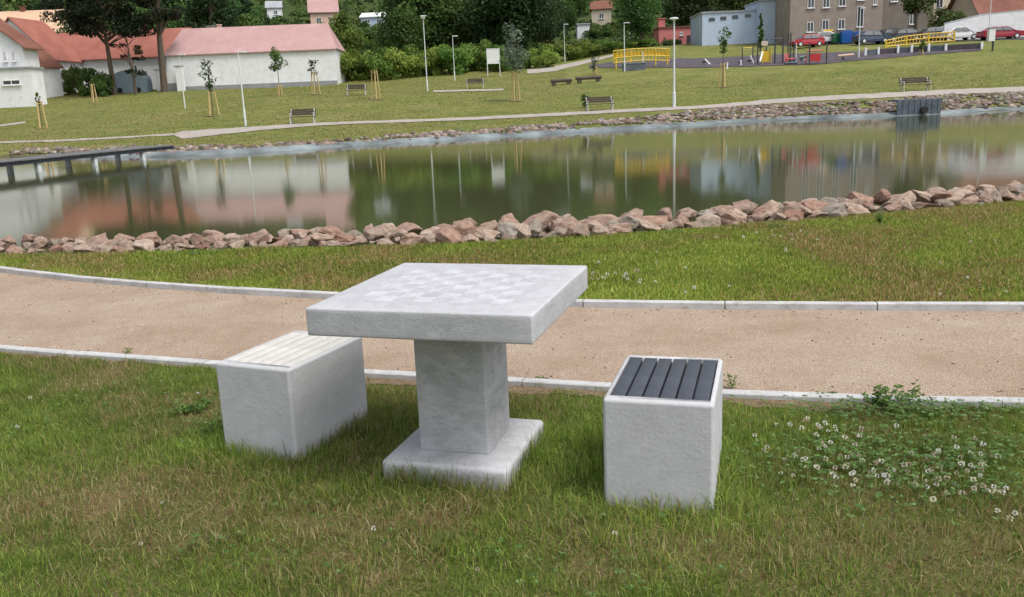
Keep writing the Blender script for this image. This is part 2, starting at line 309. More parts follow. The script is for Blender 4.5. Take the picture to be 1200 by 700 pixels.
def tiles(name, c1, c2, sx=3.0, sz=3.5, bumpd=0.03):
    mt, nt, b = new_mat(name); L = nt.links
    tc = N(nt, 'ShaderNodeTexCoord')
    n1 = N(nt, 'ShaderNodeTexNoise', Scale=0.5, Detail=6, Roughness=0.7); L.new(tc.outputs['Object'], n1.inputs['Vector'])
    r1 = ramp(nt, [(0.3, c1), (0.7, c2)]); L.new(n1.outputs['Fac'], r1.inputs['Fac'])
    wv = N(nt, 'ShaderNodeTexWave', Scale=sx, Distortion=0.2); wv.bands_direction = 'X'; L.new(tc.outputs['Object'], wv.inputs['Vector'])
    wz = N(nt, 'ShaderNodeTexWave', Scale=sz*0.5, Distortion=0.2); wz.bands_direction = 'Z'; L.new(tc.outputs['Object'], wz.inputs['Vector'])
    ad = N(nt, 'ShaderNodeMath', operation='ADD'); L.new(wv.outputs['Fac'], ad.inputs[0]); L.new(wz.outputs['Fac'], ad.inputs[1])
    bp = N(nt, 'ShaderNodeBump', Strength=0.5, Distance=bumpd); L.new(ad.outputs[0], bp.inputs['Height']); L.new(bp.outputs[0], b.inputs['Normal'])
    L.new(r1.outputs[0], b.inputs['Base Color']); b.inputs['Roughness'].default_value = 0.8; b.inputs['Specular IOR Level'].default_value = 0.2
    return mt
M_TPINK = tiles('faded_pink_sheet_roof', (0.41, 0.25, 0.24), (0.50, 0.325, 0.31))
M_TRED = tiles('red_tiles', (0.27, 0.095, 0.070), (0.37, 0.150, 0.115)); M_TORG = tiles('orange_tiles', (0.46, 0.17, 0.10), (0.58, 0.26, 0.17))
M_TBRN = tiles('brown_tiles', (0.16, 0.065, 0.045), (0.26, 0.12, 0.09)); M_TPCH = tiles('peach_tiles', (0.55, 0.36, 0.24), (0.66, 0.46, 0.32))
M_TGRY = tiles('grey_roof', (0.30, 0.31, 0.34), (0.42, 0.43, 0.46))
M_BLUE = noisy('pale_blue_cladding', (0.42, 0.52, 0.66), (0.52, 0.61, 0.74), scale=0.5, rough=0.7)
M_PINKW = noisy('pink_red_render', (0.55, 0.17, 0.17), (0.66, 0.24, 0.23), scale=0.7, rough=0.85)
M_BEIGE = noisy('brown_grey_render', (0.26, 0.215, 0.18), (0.34, 0.29, 0.245), scale=0.8, rough=0.9)
M_BEIGE2 = noisy('dark_grey_render', (0.17, 0.145, 0.125), (0.24, 0.21, 0.185), scale=0.8, rough=0.9)
M_CREAM = noisy('cream_render', (0.55, 0.47, 0.36), (0.68, 0.60, 0.48), scale=0.8, rough=0.9)
M_PEACH = noisy('peach_render', (0.60, 0.42, 0.33), (0.70, 0.50, 0.40), scale=0.8, rough=0.9)
M_GLASS = plain('window_glass', (0.05, 0.06, 0.07), rough=0.1, spec=0.8)
M_FRAME = plain('white_window_frame', (0.78, 0.78, 0.78), rough=0.5)
M_STEEL = plain('galvanised_steel', (0.62, 0.66, 0.65), rough=0.5)
M_LAMP = plain('pale_lamp_housing', (0.70, 0.72, 0.72), rough=0.4)
M_DWOOD = noisy('dark_bench_wood', (0.055, 0.045, 0.038), (0.10, 0.08, 0.065), scale=6, rough=0.7)
M_BENCHF = plain('pale_bench_frame', (0.55, 0.56, 0.52), rough=0.6)
M_STAKE = noisy('yellow_pine_stakes', (0.48, 0.34, 0.14), (0.60, 0.45, 0.22), scale=5, rough=0.8)
M_BARK = noisy('grey_brown_bark', (0.075, 0.055, 0.042), (0.15, 0.115, 0.09), scale=8, rough=0.95, bump=0.5)
M_YEL = plain('yellow_paint', (0.66, 0.44, 0.03), rough=0.5); M_REDP = plain('red_paint', (0.45, 0.03, 0.03), rough=0.45)
M_DARK = plain('dark_metal', (0.05, 0.05, 0.06), rough=0.5); M_BLK = plain('black_rubber', (0.02, 0.02, 0.02), rough=0.8)
M_PURP = noisy('dark_rubber_surface', (0.055, 0.048, 0.062), (0.11, 0.092, 0.105), scale=0.8, rough=0.95)
M_ASPH = noisy('asphalt', (0.06, 0.06, 0.062), (0.10, 0.10, 0.10), scale=1.0, rough=0.9)
M_PATH2 = noisy('pale_sand_path', (0.30, 0.265, 0.23), (0.42, 0.375, 0.335), scale=1.2, rough=0.95)
M_DECK = noisy('weathered_deck', (0.10, 0.10, 0.105), (0.19, 0.19, 0.19), scale=4, rough=0.8)
M_LINER = noisy('pale_liner', (0.060, 0.072, 0.075), (0.26, 0.30, 0.31), scale=0.55, rough=0.6)
M_TARP = plain('blue_grey_tarpaulin', (0.24, 0.31, 0.36), rough=0.55)
M_PILE = noisy('blue_grey_sheet_piling', (0.065, 0.082, 0.10), (0.13, 0.155, 0.185), scale=3, rough=0.7)
def paint(name, c): return plain(name, c, rough=0.25, var=0.04, spec=0.6)
M_BINB = paint('blue_plastic', (0.02, 0.10, 0.35)); M_BING = paint('green_plastic', (0.03, 0.14, 0.06)); M_BINK = paint('black_plastic', (0.025, 0.025, 0.03))

# ------------------------------------------------------------------ mesh helpers
class MB:
    def __init__(s): s.v = []; s.f = []
    def add(s, vs, fs):
        o = len(s.v); s.v += [tuple(v) for v in vs]; s.f += [tuple(i+o for i in f) for f in fs]; return s
    def box(s, c, size, rz=0.0, taper=1.0):
        x, y, z = size[0]/2, size[1]/2, size[2]/2; ca, sa = math.cos(rz), math.sin(rz); vs = []
        for k, zz in enumerate((-z, z)):
            t = 1 if k == 0 else taper
            for sx, sy in ((-1, -1), (1, -1), (1, 1), (-1, 1)):
                a, b = sx*x*t, sy*y*t; vs.append((c[0]+a*ca-b*sa, c[1]+a*sa+b*ca, c[2]+zz))
        return s.add(vs, [(3, 2, 1, 0), (4, 5, 6, 7), (0, 1, 5, 4), (1, 2, 6, 5), (2, 3, 7, 6), (3, 0, 4, 7)])
    def tube(s, pts, rad, n=8):
        pts = [Vector(p) for p in pts]
        if not isinstance(rad, (list, tuple)): rad = [rad]*len(pts)
        vs = []; fs = []
        for i, p in enumerate(pts):
            d = (pts[min(i+1, len(pts)-1)]-pts[max(i-1, 0)]).normalized()
            a = d.cross(Vector((0, 0, 1)) if abs(d.z) < 0.9 else Vector((1, 0, 0))).normalized(); b = d.cross(a)
            for k in range(n):
                t = 2*math.pi*k/n; vs.append(p+(a*math.cos(t)+b*math.sin(t))*rad[i])
        for i in range(len(pts)-1):
            for k in range(n):
                fs.append((i*n+k, i*n+(k+1) % n, (i+1)*n+(k+1) % n, (i+1)*n+k))
        fs.append(tuple(range(n))[::-1]); fs.append(tuple((len(pts)-1)*n+k for k in range(n)))
        return s.add(vs, fs)
    def prism(s, prof, y0, y1):       # profile in x,z extruded along y
        n = len(prof); vs = [(x, y0, z) for x, z in prof]+[(x, y1, z) for x, z in prof]
        fs = [tuple(range(n)), tuple(range(2*n-1, n-1, -1))]+[(i, n+i, n+(i+1) % n, (i+1) % n) for i in range(n)]
        return s.add(vs, fs)
    def build(s, name, mat, parent=None, smooth=False, bevel=0.0, seg=2):
        me = bpy.data.meshes.new(name); me.from_pydata(s.v, [], s.f)
        if bevel:
            bm = bmesh.new(); bm.from_mesh(me)
            bmesh.ops.bevel(bm, geom=list(bm.edges), offset=bevel, segments=seg, affect='EDGES', clamp_overlap=True, profile=0.5)
            bm.to_mesh(me); bm.free()
        me.validate(); me.update()
        me.materials.append(mat)
        if smooth: me.polygons.foreach_set('use_smooth', [True]*len(me.polygons))
        o = bpy.data.objects.new(name, me); col.objects.link(o)
        if parent is not None: o.parent = parent
        return o
def tag(o, label, cat, group=None, kind=None):
    if label: o['label'] = label
    if cat: o['category'] = cat
    if group: o['group'] = group
    if kind: o['kind'] = kind
    return o
def thing(name, label, cat, loc, rz=0.0, group=None):
    o = bpy.data.objects.new(name, None); o.empty_display_size = 0.2; col.objects.link(o)
    o.location = loc; o.rotation_euler = (0, 0, rz); return tag(o, label, cat, group)
def struct(o): o['kind'] = 'structure'; return o
def stuff(o, label, cat): o['kind'] = 'stuff'; return tag(o, label, cat)
def copy_tree(o, parent=None):
    c = o.copy(); col.objects.link(c)
    if parent is not None: c.parent = parent
    for ch in list(o.children): copy_tree(ch, c)
    return c
def fast_mesh(name, V, Fc, mat, colors=None, parent=None, tris=None):
    """V (n,3); Fc list of face index arrays (m,k); colors per vertex"""
    me = bpy.data.meshes.new(name); me.vertices.add(len(V)); me.vertices.foreach_set('co', V.astype(np.float32).ravel())
    loops = np.concatenate([f.ravel() for f in Fc]); tot = np.concatenate([np.full(len(f), f.shape[1]) for f in Fc])
    start = np.concatenate([[0], np.cumsum(tot)[:-1]])
    me.loops.add(len(loops)); me.loops.foreach_set('vertex_index', loops.astype(np.int32))
    me.polygons.add(len(tot)); me.polygons.foreach_set('loop_start', start.astype(np.int32))
    me.update(calc_edges=True); me.validate()
    if colors is not None:
        ca = me.color_attributes.new('Col', 'FLOAT_COLOR', 'POINT')
        cc = np.ones((len(V), 4), np.float32); cc[:, :3] = colors; ca.data.foreach_set('color', cc.ravel())
    me.materials.append(mat)
    o = bpy.data.objects.new(name, me); col.objects.link(o)
    if parent is not None: o.parent = parent
    return o

# value noise
_lat = rng.random((256, 256))
def vnoise(x, y, s):
    x = x*s+57.3; y = y*s+91.7; xi = np.floor(x).astype(int); yi = np.floor(y).astype(int); fx = x-xi; fy = y-yi
    fx = fx*fx*(3-2*fx); fy = fy*fy*(3-2*fy); g = lambda a, b: _lat[a % 256, b % 256]
    return (g(xi, yi)*(1-fx)+g(xi+1, yi)*fx)*(1-fy)+(g(xi, yi+1)*(1-fx)+g(xi+1, yi+1)*fx)*fy
def fbm(x, y, s): return (vnoise(x, y, s)*0.5+vnoise(x, y, s*2.1)*0.28+vnoise(x, y, s*4.3)*0.15+vnoise(x, y, s*9)*0.07)

# ------------------------------------------------------------------ ground sheet and water
def axis(br):
    out = []
    for a, b, st in br: out += list(np.arange(a, b, st))
    return np.array(out+[br[-1][1]])
xp = axis([(0, 12, 0.4), (12, 70, 1.0), (70, 130, 2.5), (130, 900, 35)]); xs = np.concatenate([-xp[::-1][:-1], xp])
ys = axis([(-300, -20, 40), (-20, 8, 2), (8, 13, 0.2), (13, 36, 1), (36, 68, 0.4), (68, 130, 1), (130, 300, 5), (300, 900, 25)])
GX, GY = np.meshgrid(xs, ys); GZ = terrain(GX, np.maximum(GY, 0.1))
amp = np.clip((GY-66)/20, 0, 1)*0.02
GZ = GZ+amp*(fbm(GX, GY, 0.12)-0.5)*2
V = np.stack([GX.ravel(), GY.ravel(), GZ.ravel()], 1); nx = len(xs); ny = len(ys)
ii = (np.arange(ny-1)[:, None]*nx+np.arange(nx-1)[None, :]).ravel()
g = fast_mesh('ground', V, [np.stack([ii, ii+1, ii+nx+1, ii+nx], 1)], M_GROUND)
g.data.polygons.foreach_set('use_smooth', [True]*len(g.data.polygons)); struct(g)
wb = MB(); wp = [(-60, 8, WZ), (60, 8, WZ), (60, 70, WZ), (-60, 70, WZ)]
wb.add([(x, y, WZ) for x, y in poly], [tuple(range(len(poly)))])
struct(wb.build('pond_water', M_WATER))

def ribbon(name, A, B, mat, dz=0.02, follow=True, sub=6, thick=0.0, rag=0.0):
    """sheet between two polylines"""
    def dens(L):
        out = []
        for i in range(len(L)-1):
            for k in range(sub): out.append(L[i].lerp(L[i+1], k/sub))
        return out+[L[-1]]
    A = dens(A); B = dens(B); n = len(A); K = 4; vs = []
    if rag:
        for L_, sg in ((A, -1), (B, 1)):
            for p in L_:
                p.y += sg*rag*(mnoise.noise(Vector((p.x*0.9, sg*7.0, 0)))+0.6*mnoise.noise(Vector((p.x*2.7, sg*3.0, 0))))
    for a, b in zip(A, B):
        for k in range(K+1):
            p = a.lerp(b, k/K); vs.append([p.x, p.y, p.z])
    vs = np.array(vs)
    if follow: vs[:, 2] = terrain(vs[:, 0], vs[:, 1])
    vs[:, 2] += dz
    fs = [(i*(K+1)+k, (i+1)*(K+1)+k, (i+1)*(K+1)+k+1, i*(K+1)+k+1) for i in range(n-1) for k in range(K)]
    mb = MB(); mb.add(vs, fs); return struct(mb.build(name, mat))

# smooth interpolation of pixel polylines
def cr(L, sub=6):
    out = []
    for i in range(len(L)-1):
        p0, p1, p2, p3 = L[max(i-1, 0)], L[i], L[i+1], L[min(i+2, len(L)-1)]
        for k in range(sub):
            t = k/sub; out.append(0.5*((2*p1)+(p2-p0)*t+(2*p0-5*p1+4*p2-p3)*t*t+(3*p1-p0-3*p2+p3)*t**3))
    return out+[L[-1]]
KZ = 0.035
kerb_near = cr([at_z(px, py, KZ) for px, py in [(-900, 330), (-500, 362), (-250, 384), (-100, 396), (0, 405), (120, 414), (250, 423), (430, 434), (600, 443), (720, 450), (850, 457), (1000, 463), (1200, 468), (1400, 470), (1800, 466), (2500, 455)]])
kerb_far = cr([at_z(px, py, KZ+0.01) for px, py in [(-1000, 232), (-600, 256), (-350, 277), (-150, 297), (0, 314), (100, 325), (200, 333), (300, 339.5), (400, 344.5), (550, 350), (700, 353), (850, 355), (1000, 356), (1200, 356.5), (1400, 355), (1800, 346), (2500, 325)]])
def kerb(name, line, w, top, bot, label):
    """row of metre-long kerb stones with open joints, one continuous edging"""
    mb = MB(); s = 0; acc = [0]
    for i in range(1, len(line)): acc.append(acc[-1]+(line[i]-line[i-1]).length)
    def P(d):
        d = max(0, min(acc[-1]-1e-4, d))
        i = max(j for j in range(len(acc)) if acc[j] <= d); i = min(i, len(line)-2)
        t = (d-acc[i])/(acc[i+1]-acc[i]); return line[i].lerp(line[i+1], t)
    d = 0.0
    while d < acc[-1]-1:
        a, b = P(d+0.004), P(d+0.996); dr = (b-a).normalized(); nr = Vector((-dr.y, dr.x, 0))
        jz = random.uniform(-0.003, 0.003); js = random.uniform(-0.003, 0.003)
        A = a+nr*js; B = b+nr*js; c = 0.006; h = w/2
        pr = [(-h, bot), (-h, top-c), (-h+c, top), (h-c, top), (h, top-c), (h, bot)]
        vs = [(q.x+nr.x*o, q.y+nr.y*o, z+jz) for q in (A, B) for o, z in pr]; n = 6
        mb.add(vs, [tuple(range(n))[::-1], tuple(range(n, 2*n))]+[(i, (i+1) % n, n+(i+1) % n, n+i) for i in range(n)])
        d += 1.0
    return struct(mb.build(name, M_KERB))
kerb('kerb_near', kerb_near, 0.065, 0.032, -0.12, '')
kerb('kerb_far', kerb_far, 0.065, 0.052, -0.12, '')
# gravel path sheet between the kerbs
def resamp(L, n=120, x0=-14, x1=14):
    X = np.array([p.x for p in L]); Y = np.array([p.y for p in L]); xx = np.linspace(x0, x1, n); return xx, np.interp(xx, X, Y)
KX, KN = resamp(kerb_near); _, KF = resamp(kerb_far)
def kn(x): return np.interp(x, KX, KN)
def kf(x): return np.interp(x, KX, KF)
ribbon('gravel_path', [Vector((x, y, 0)) for x, y in zip(KX, KN)], [Vector((x, y, 0)) for x, y in zip(KX, KF)], M_GRAVEL, dz=0.004, follow=False, sub=1)

SX = np.linspace(-4.2, 4.4, 170)
def soil_w(x): return np.interp(x, [-4, -2.6, -1.5, -0.9, -0.3, 0.5, 0.8, 1.2, 1.7, 2.1, 4.4], [0.10, 0.10, 0.06, 0.20, 0.24, 0.20, 0.08, 0.26, 0.22, 0.04, 0.05])*(0.05+1.3*fbm(np.asarray(x, float), np.asarray(x, float)*0+2, 4.0))
ribbon('bare_soil', [Vector((x, y-w_, 0)) for x, y, w_ in zip(SX, kn(SX), soil_w(SX))], [Vector((x, y-0.02, 0)) for x, y in zip(SX, kn(SX))], M_SOIL, dz=0.004, follow=False, sub=1, rag=0.03)

def pebbles():
    r = np.random.default_rng(3); n = 2600; X = r.uniform(-7, 7, n); t = r.random(n)
    t = np.where(r.random(n) < 0.5, 0.02+0.12*r.random(n)**2, t); Y = kn(X)+0.04+(kf(X)-kn(X)-0.08)*np.where(r.random(n) < 0.5, t, 1-t)
    bm = bmesh.new(); bmesh.ops.create_icosphere(bm, subdivisions=1, radius=0.5); vv = np.array([v.co[:] for v in bm.verts]); ff = np.array([[v.index for v in f.verts] for f in bm.faces]); bm.free()
    s_ = 0.005+0.012*r.random(n)**2.5; P = vv[None]*(0.7+0.6*r.random((n, len(vv), 1)))*s_[:, None, None]*np.array([1.2, 1, 0.7])+np.stack([X, Y, np.full(n, 0.006)], 1)[:, None]
    pal = np.array([(0.42, 0.33, 0.26), (0.30, 0.20, 0.15), (0.55, 0.50, 0.45), (0.22, 0.17, 0.14)]); c = np.repeat(pal[r.integers(0, 4, n)], len(vv), axis=0)
    F_ = (ff[None]+(np.arange(n)*len(vv))[:, None, None]).reshape(-1, 3)
    mt, nt, b = new_mat('pebble_stone'); a_ = N(nt, 'ShaderNodeAttribute', attribute_name='Col'); nt.links.new(a_.outputs['Color'], b.inputs['Base Color']); b.inputs['Roughness'].default_value = 0.9
    stuff(fast_mesh('pebbles', P.reshape(-1, 3), [F_], mt, c), 'loose pebbles scattered on the gravel path', 'pebbles')
pebbles()

# ------------------------------------------------------------------ chess table and stools
TC = (-0.22, 3.558); TYAW = -0.301
STOOLS = [((-1.024, 3.923), -0.416), ((0.586, 3.269), -0.289)]
def rounded_box(name, w, l, z0, z1, bev, mat, parent, seg=3, sub=0, jit=0.0):
    me = bpy.data.meshes.new(name); bm = bmesh.new(); bmesh.ops.create_cube(bm, size=1)
    for v in bm.verts: v.co = Vector((v.co.x*w, v.co.y*l, (z0+z1)/2+v.co.z*(z1-z0)))
    bmesh.ops.bevel(bm, geom=list(bm.edges), offset=bev, segments=seg, affect='EDGES', profile=0.5)
    if sub: bmesh.ops.subdivide_edges(bm, edges=[e for e in bm.edges if e.calc_length() > 0.05], cuts=sub, use_grid_fill=True)
    if jit:
        for v in bm.verts:
            n = mnoise.noise_vector(v.co*9+Vector((w*7, l*3, 1))); v.co += n*jit
    bm.to_mesh(me); bm.free(); me.materials.append(mat)
    me.polygons.foreach_set('use_smooth', [True]*len(me.polygons))
    o = bpy.data.objects.new(name, me); col.objects.link(o)
    if parent is not None: o.parent = parent
    return o
tbl = thing('chess_table', 'square pale concrete chess table on a single column between two stools', 'table', (TC[0], TC[1], 0), TYAW)
tp = rounded_box('tabletop', 0.89, 0.93, -0.109, 0.0, 0.008, M_CHESS, tbl, sub=6, jit=0.0012); tp.location = (0, 0, 0.76)
tp['label'] = 'thick square tabletop with a faint light chessboard'
rounded_box('column', 0.303, 0.303, 0.082, 0.6505, 0.010, M_CONC, tbl, sub=5, jit=0.001)
rounded_box('base', 0.535, 0.58, -0.03, 0.086, 0.018, M_CONC, tbl, sub=4, jit=0.0015)
def make_stool(label, loc, yaw, slat_mat, slat_label):
    t = thing('concrete_stool', label, 'stool', (loc[0], loc[1], 0), yaw, 'concrete stools beside the chess table')
    w, l, h = 0.40, 0.577, 0.42
    bm = bmesh.new(); bmesh.ops.create_cube(bm, size=1)
    for v in bm.verts: v.co = Vector((v.co.x*w, v.co.y*l, (h-0.03)/2+v.co.z*(h+0.03)))
    bmesh.ops.bevel(bm, geom=list(bm.edges), offset=0.015, segments=3, affect='EDGES', profile=0.5)
    bm.faces.ensure_lookup_table()
    tf = max(bm.faces, key=lambda f: f.calc_center_median().z*10+f.calc_area())
    # recessed seat opening: narrow side rims, wider rims front and back
    r = bmesh.ops.inset_region(bm, faces=[tf], thickness=0.004)
    hw = w/2-0.017; y0, y1 = -l/2+0.042, l/2-0.042
    for v in tf.verts: v.co.x = hw if v.co.x > 0 else -hw; v.co.y = y1 if v.co.y > 0 else y0
    ex = bmesh.ops.extrude_discrete_faces(bm, faces=[tf])['faces'][0]
    for v in ex.verts: v.co.z -= 0.032
    me = bpy.data.meshes.new('seat_block'); bm.to_mesh(me); bm.free(); me.materials.append(M_CONC)
    me.polygons.foreach_set('use_smooth', [True]*len(me.polygons))
    ob = bpy.data.objects.new('seat_block', me); col.objects.link(ob); ob.parent = t
    md = ob.modifiers.new('wn', 'WEIGHTED_NORMAL'); md.keep_sharp = True
    n = 6; gap = 0.0075; sw = (2*hw-gap*(n+1)+0.004)/n
    for i in range(n):
        x = -hw+gap-0.002+sw/2+i*(sw+gap)
        s = rounded_box('slat', sw, y1-y0-0.004, -0.024, 0.0, 0.003, slat_mat, t, seg=2)
        s.location = (x, (y0+y1)/2, h+0.001+random.uniform(-0.0006, 0.0006))
    return t
make_stool('pale concrete stool with white slats partly hidden behind the table', STOOLS[0][0], STOOLS[0][1], M_SLATW, '')
make_stool('pale concrete stool with a dark grey slatted seat right of the table', STOOLS[1][0], STOOLS[1][1], M_SLATD, '')

def in_fp(x, y, c, yaw, w, l):
    dx, dy = x-c[0], y-c[1]; a = dx*math.cos(yaw)+dy*math.sin(yaw); b = -dx*math.sin(yaw)+dy*math.cos(yaw)
    return (np.abs(a) < w/2) & (np.abs(b) < l/2)
def dist_fp(x, y, c, yaw, w, l):
    dx, dy = x-c[0], y-c[1]; a = dx*math.cos(yaw)+dy*math.sin(yaw); b = -dx*math.sin(yaw)+dy*math.cos(yaw)
    return np.hypot(np.maximum(np.abs(a)-w/2, 0), np.maximum(np.abs(b)-l/2, 0))

# ------------------------------------------------------------------ grass blades
CLOVER = at_z(1050, 545, 0); CLOVER2 = at_z(1090, 490, 0)
def clover_mask(x, y):
    return np.exp(-(((x-CLOVER.x)/0.62)**2+((y-CLOVER.y)/0.33)**2))
def blades(name, x, y, hgt, wid, colr, mat=M_GRASS, lean=0.6, z=None):
    n = len(x); ang = rng.random(n)*2*np.pi; la = rng.random(n)*2*np.pi; ln = np.abs(rng.normal(0, lean, n))*hgt
    z0 = (np.zeros(n) if z is None else z)-0.004
    ax, ay = np.cos(ang)*wid/2, np.sin(ang)*wid/2
    mx_, my_ = x+np.cos(la)*ln*0.35, y+np.sin(la)*ln*0.35; tx, ty = x+np.cos(la)*ln, y+np.sin(la)*ln
    hm = hgt*0.6; ht = hgt*np.clip(1-0.25*(ln/hgt)**2, 0.35, 1)
    V = np.empty((n, 5, 3))
    V[:, 0] = np.stack([x-ax, y-ay, z0], 1); V[:, 1] = np.stack([x+ax, y+ay, z0], 1)
    V[:, 2] = np.stack([mx_-ax*0.8, my_-ay*0.8, z0+hm*ht/hgt], 1); V[:, 3] = np.stack([mx_+ax*0.8, my_+ay*0.8, z0+hm*ht/hgt], 1)
    V[:, 4] = np.stack([tx, ty, z0+ht], 1)
    b = np.arange(n)*5
    C = np.repeat(colr, 5, axis=0)
    return fast_mesh(name, V.reshape(-1, 3), [np.stack([b, b+1, b+3, b+2], 1), np.stack([b+2, b+3, b+4], 1)], mat, C)
def pick_colour(n, dry, lush):
    G = np.array([(0.18, 0.275, 0.042), (0.26, 0.35, 0.062), (0.35, 0.40, 0.10), (0.125, 0.21, 0.036)])
    D = np.array([(0.38, 0.33, 0.15), (0.32, 0.28, 0.10), (0.46, 0.39, 0.22), (0.30, 0.18, 0.10)])
    g = G[rng.integers(0, 4, n)]; d = D[rng.integers(0, 4, n)]
    isdry = (rng.random(n) < dry)[:, None]
    c = np.where(isdry, d, g*(0.75+0.5*lush[:, None]))
    return c*(0.8+0.4*rng.random((n, 1)))
def near_lawn():
    n = 880000
    Y = 1.9+rng.random(n)*4.6; X = (rng.random(n)*2-1)*(0.84*Y+1.1)
    keep = rng.random(n) < (0.84*Y+1.1)/6.6
    X, Y = X[keep], Y[keep]
    k = Y < kn(X)-0.04
    X, Y = X[k], Y[k]
    k = ~(in_fp(X, Y, TC, TYAW, 0.53, 0.575) | in_fp(X, Y, STOOLS[0][0], STOOLS[0][1], 0.395, 0.57) | in_fp(X, Y, STOOLS[1][0], STOOLS[1][1], 0.395, 0.57))
    X, Y = X[k], Y[k]
    f = fbm(X, Y, 1.7); f2 = fbm(X+30, Y+11, 4.5); ed = kn(X)-Y     # distance to the kerb
    dobj = np.minimum(np.minimum(dist_fp(X, Y, TC, TYAW, 0.53, 0.58), dist_fp(X, Y, STOOLS[0][0], STOOLS[0][1], 0.4, 0.57)), dist_fp(X, Y, STOOLS[1][0], STOOLS[1][1], 0.4, 0.57))
    # dry, thin turf nearer the camera; lusher towards the path and round the furniture
    front = np.clip((3.25-Y)/0.8, 0, 1)
    dry = np.clip(0.05+2.6*(f-0.52)+0.16*front+0.9*(f2-0.5), 0.02, 0.8)
    for px_, py_, r_, a_ in ((560, 590, 0.16, 0.4), (720, 615, 0.20, 0.5), (60, 590, 0.28, 0.45), (860, 640, 0.25, 0.45), (300, 620, 0.2, 0.3), (1000, 620, 0.3, 0.35), (760, 585, 0.10, 0.4), (470, 470, 0.15, 0.3), (180, 560, 0.25, 0.25)):
        c_ = at_z(px_, py_, 0); dry = dry+a_*np.exp(-(((X-c_.x)/(r_*1.5))**2+((Y-c_.y)/r_)**2))*(0.5+fbm(X, Y, 6.0))
    lushz = np.exp(-((dobj-0.05)/0.25)**2)
    dry = dry*(1-0.55*lushz)*(1-0.8*clover_mask(X, Y))
    bare = np.exp(-(ed/np.maximum(soil_w(X)*1.15, 0.02))**3)*0.86
    dens = np.clip(1-0.55*np.clip((dry-0.35)*2, 0, 1)-0.95*bare, 0.05, 1)
    dobj_ = dobj; k = rng.random(len(X)) < dens
    X, Y, f, f2, dry, lushz, bare = [a[k] for a in (X, Y, f, f2, dry, lushz, bare)]
    n = len(X)
    tuft = fbm(X+71, Y-13, 7.0)
    h = (0.012+0.028*rng.random(n)+0.085*np.clip(tuft-0.44, 0, 1))*(1+0.45*lushz)
    h *= 1-0.5*bare
    long_ = rng.random(n) < 0.012; h = np.where(long_, h+0.035, h)
    w = 0.0022+0.0022*rng.random(n)
    lush = np.clip((0.6-f)*2.2+lushz*0.3, 0, 1)
    h *= 1+0.65*np.exp(-(dobj_[k]/0.05)**2)
    o = blades('lawn_grass', X, Y, h, w, pick_colour(n, dry, lush), lean=0.95)
    stuff(o, 'short patchy lawn grass with dry spots around the chess table', 'grass')
near_lawn()
def strip_lawn():
    n = 690000
    Y = 5.8+rng.random(n)*7.3; X = (rng.random(n)*2-1)*(0.80*Y+1.4)
    FX = np.array([p.x for p in front_line]); FY = np.array([p.y for p in front_line])
    fy = np.interp(X, FX, FY)
    k = (Y > kf(X)+0.04) & (Y < fy+0.35); X, Y, fy = X[k], Y[k], fy[k]
    f = fbm(X, Y, 0.9); f2 = fbm(X+9, Y+4, 3.0); dk = Y-kf(X)
    dry = np.clip(0.02+1.9*(f-0.5)+0.5*(f2-0.5)+0.10*np.clip(dk-0.9, 0, 1)+0.06*np.clip(X, 0, 4), 0.03, 0.6)
    lush = np.clip((0.62-f)*2.2+0.6*np.exp(-(dk/0.6)**2), 0, 1); n = len(X)
    h = (0.016+0.034*rng.random(n)+0.05*np.clip(f2-0.5, 0, 1))*(1+0.5*np.exp(-((fy-Y)/0.25)**2))
    w = 0.006+0.006*rng.random(n)
    z = terrain(X, Y)
    c = pick_colour(n, dry, lush)*np.array([1.22, 1.10, 1.05])
    o = blades('shore_grass', X, Y, h, w, c, lean=0.6, z=z)
    stuff(o, 'green grass strip between the gravel path and the shore rocks', 'grass')
strip_lawn()

def leaf_discs(pos, rad, tilt, colr, name, mat, trifol=True, parent=None):
    n = len(pos); K = 6; a = rng.random(n)*2*np.pi
    nrm = np.stack([np.cos(a)*tilt, np.sin(a)*tilt, np.ones(n)], 1); nrm /= np.linalg.norm(nrm, axis=1)[:, None]
    t = np.cross(nrm, np.array([0.3, 0.9, 0.1])); t /= np.linalg.norm(t, axis=1)[:, None]; b = np.cross(nrm, t)
    V = []
    for k in range(K):
        th = 2*np.pi*k/K; V.append(pos+(t*math.cos(th)+b*math.sin(th)*0.8)*rad[:, None])
    V = np.stack(V, 1).reshape(-1, 3); i = np.arange(n)*K
    return fast_mesh(name, V, [np.stack([i+k for k in range(K)], 1)], mat, np.repeat(colr, K, axis=0), parent)
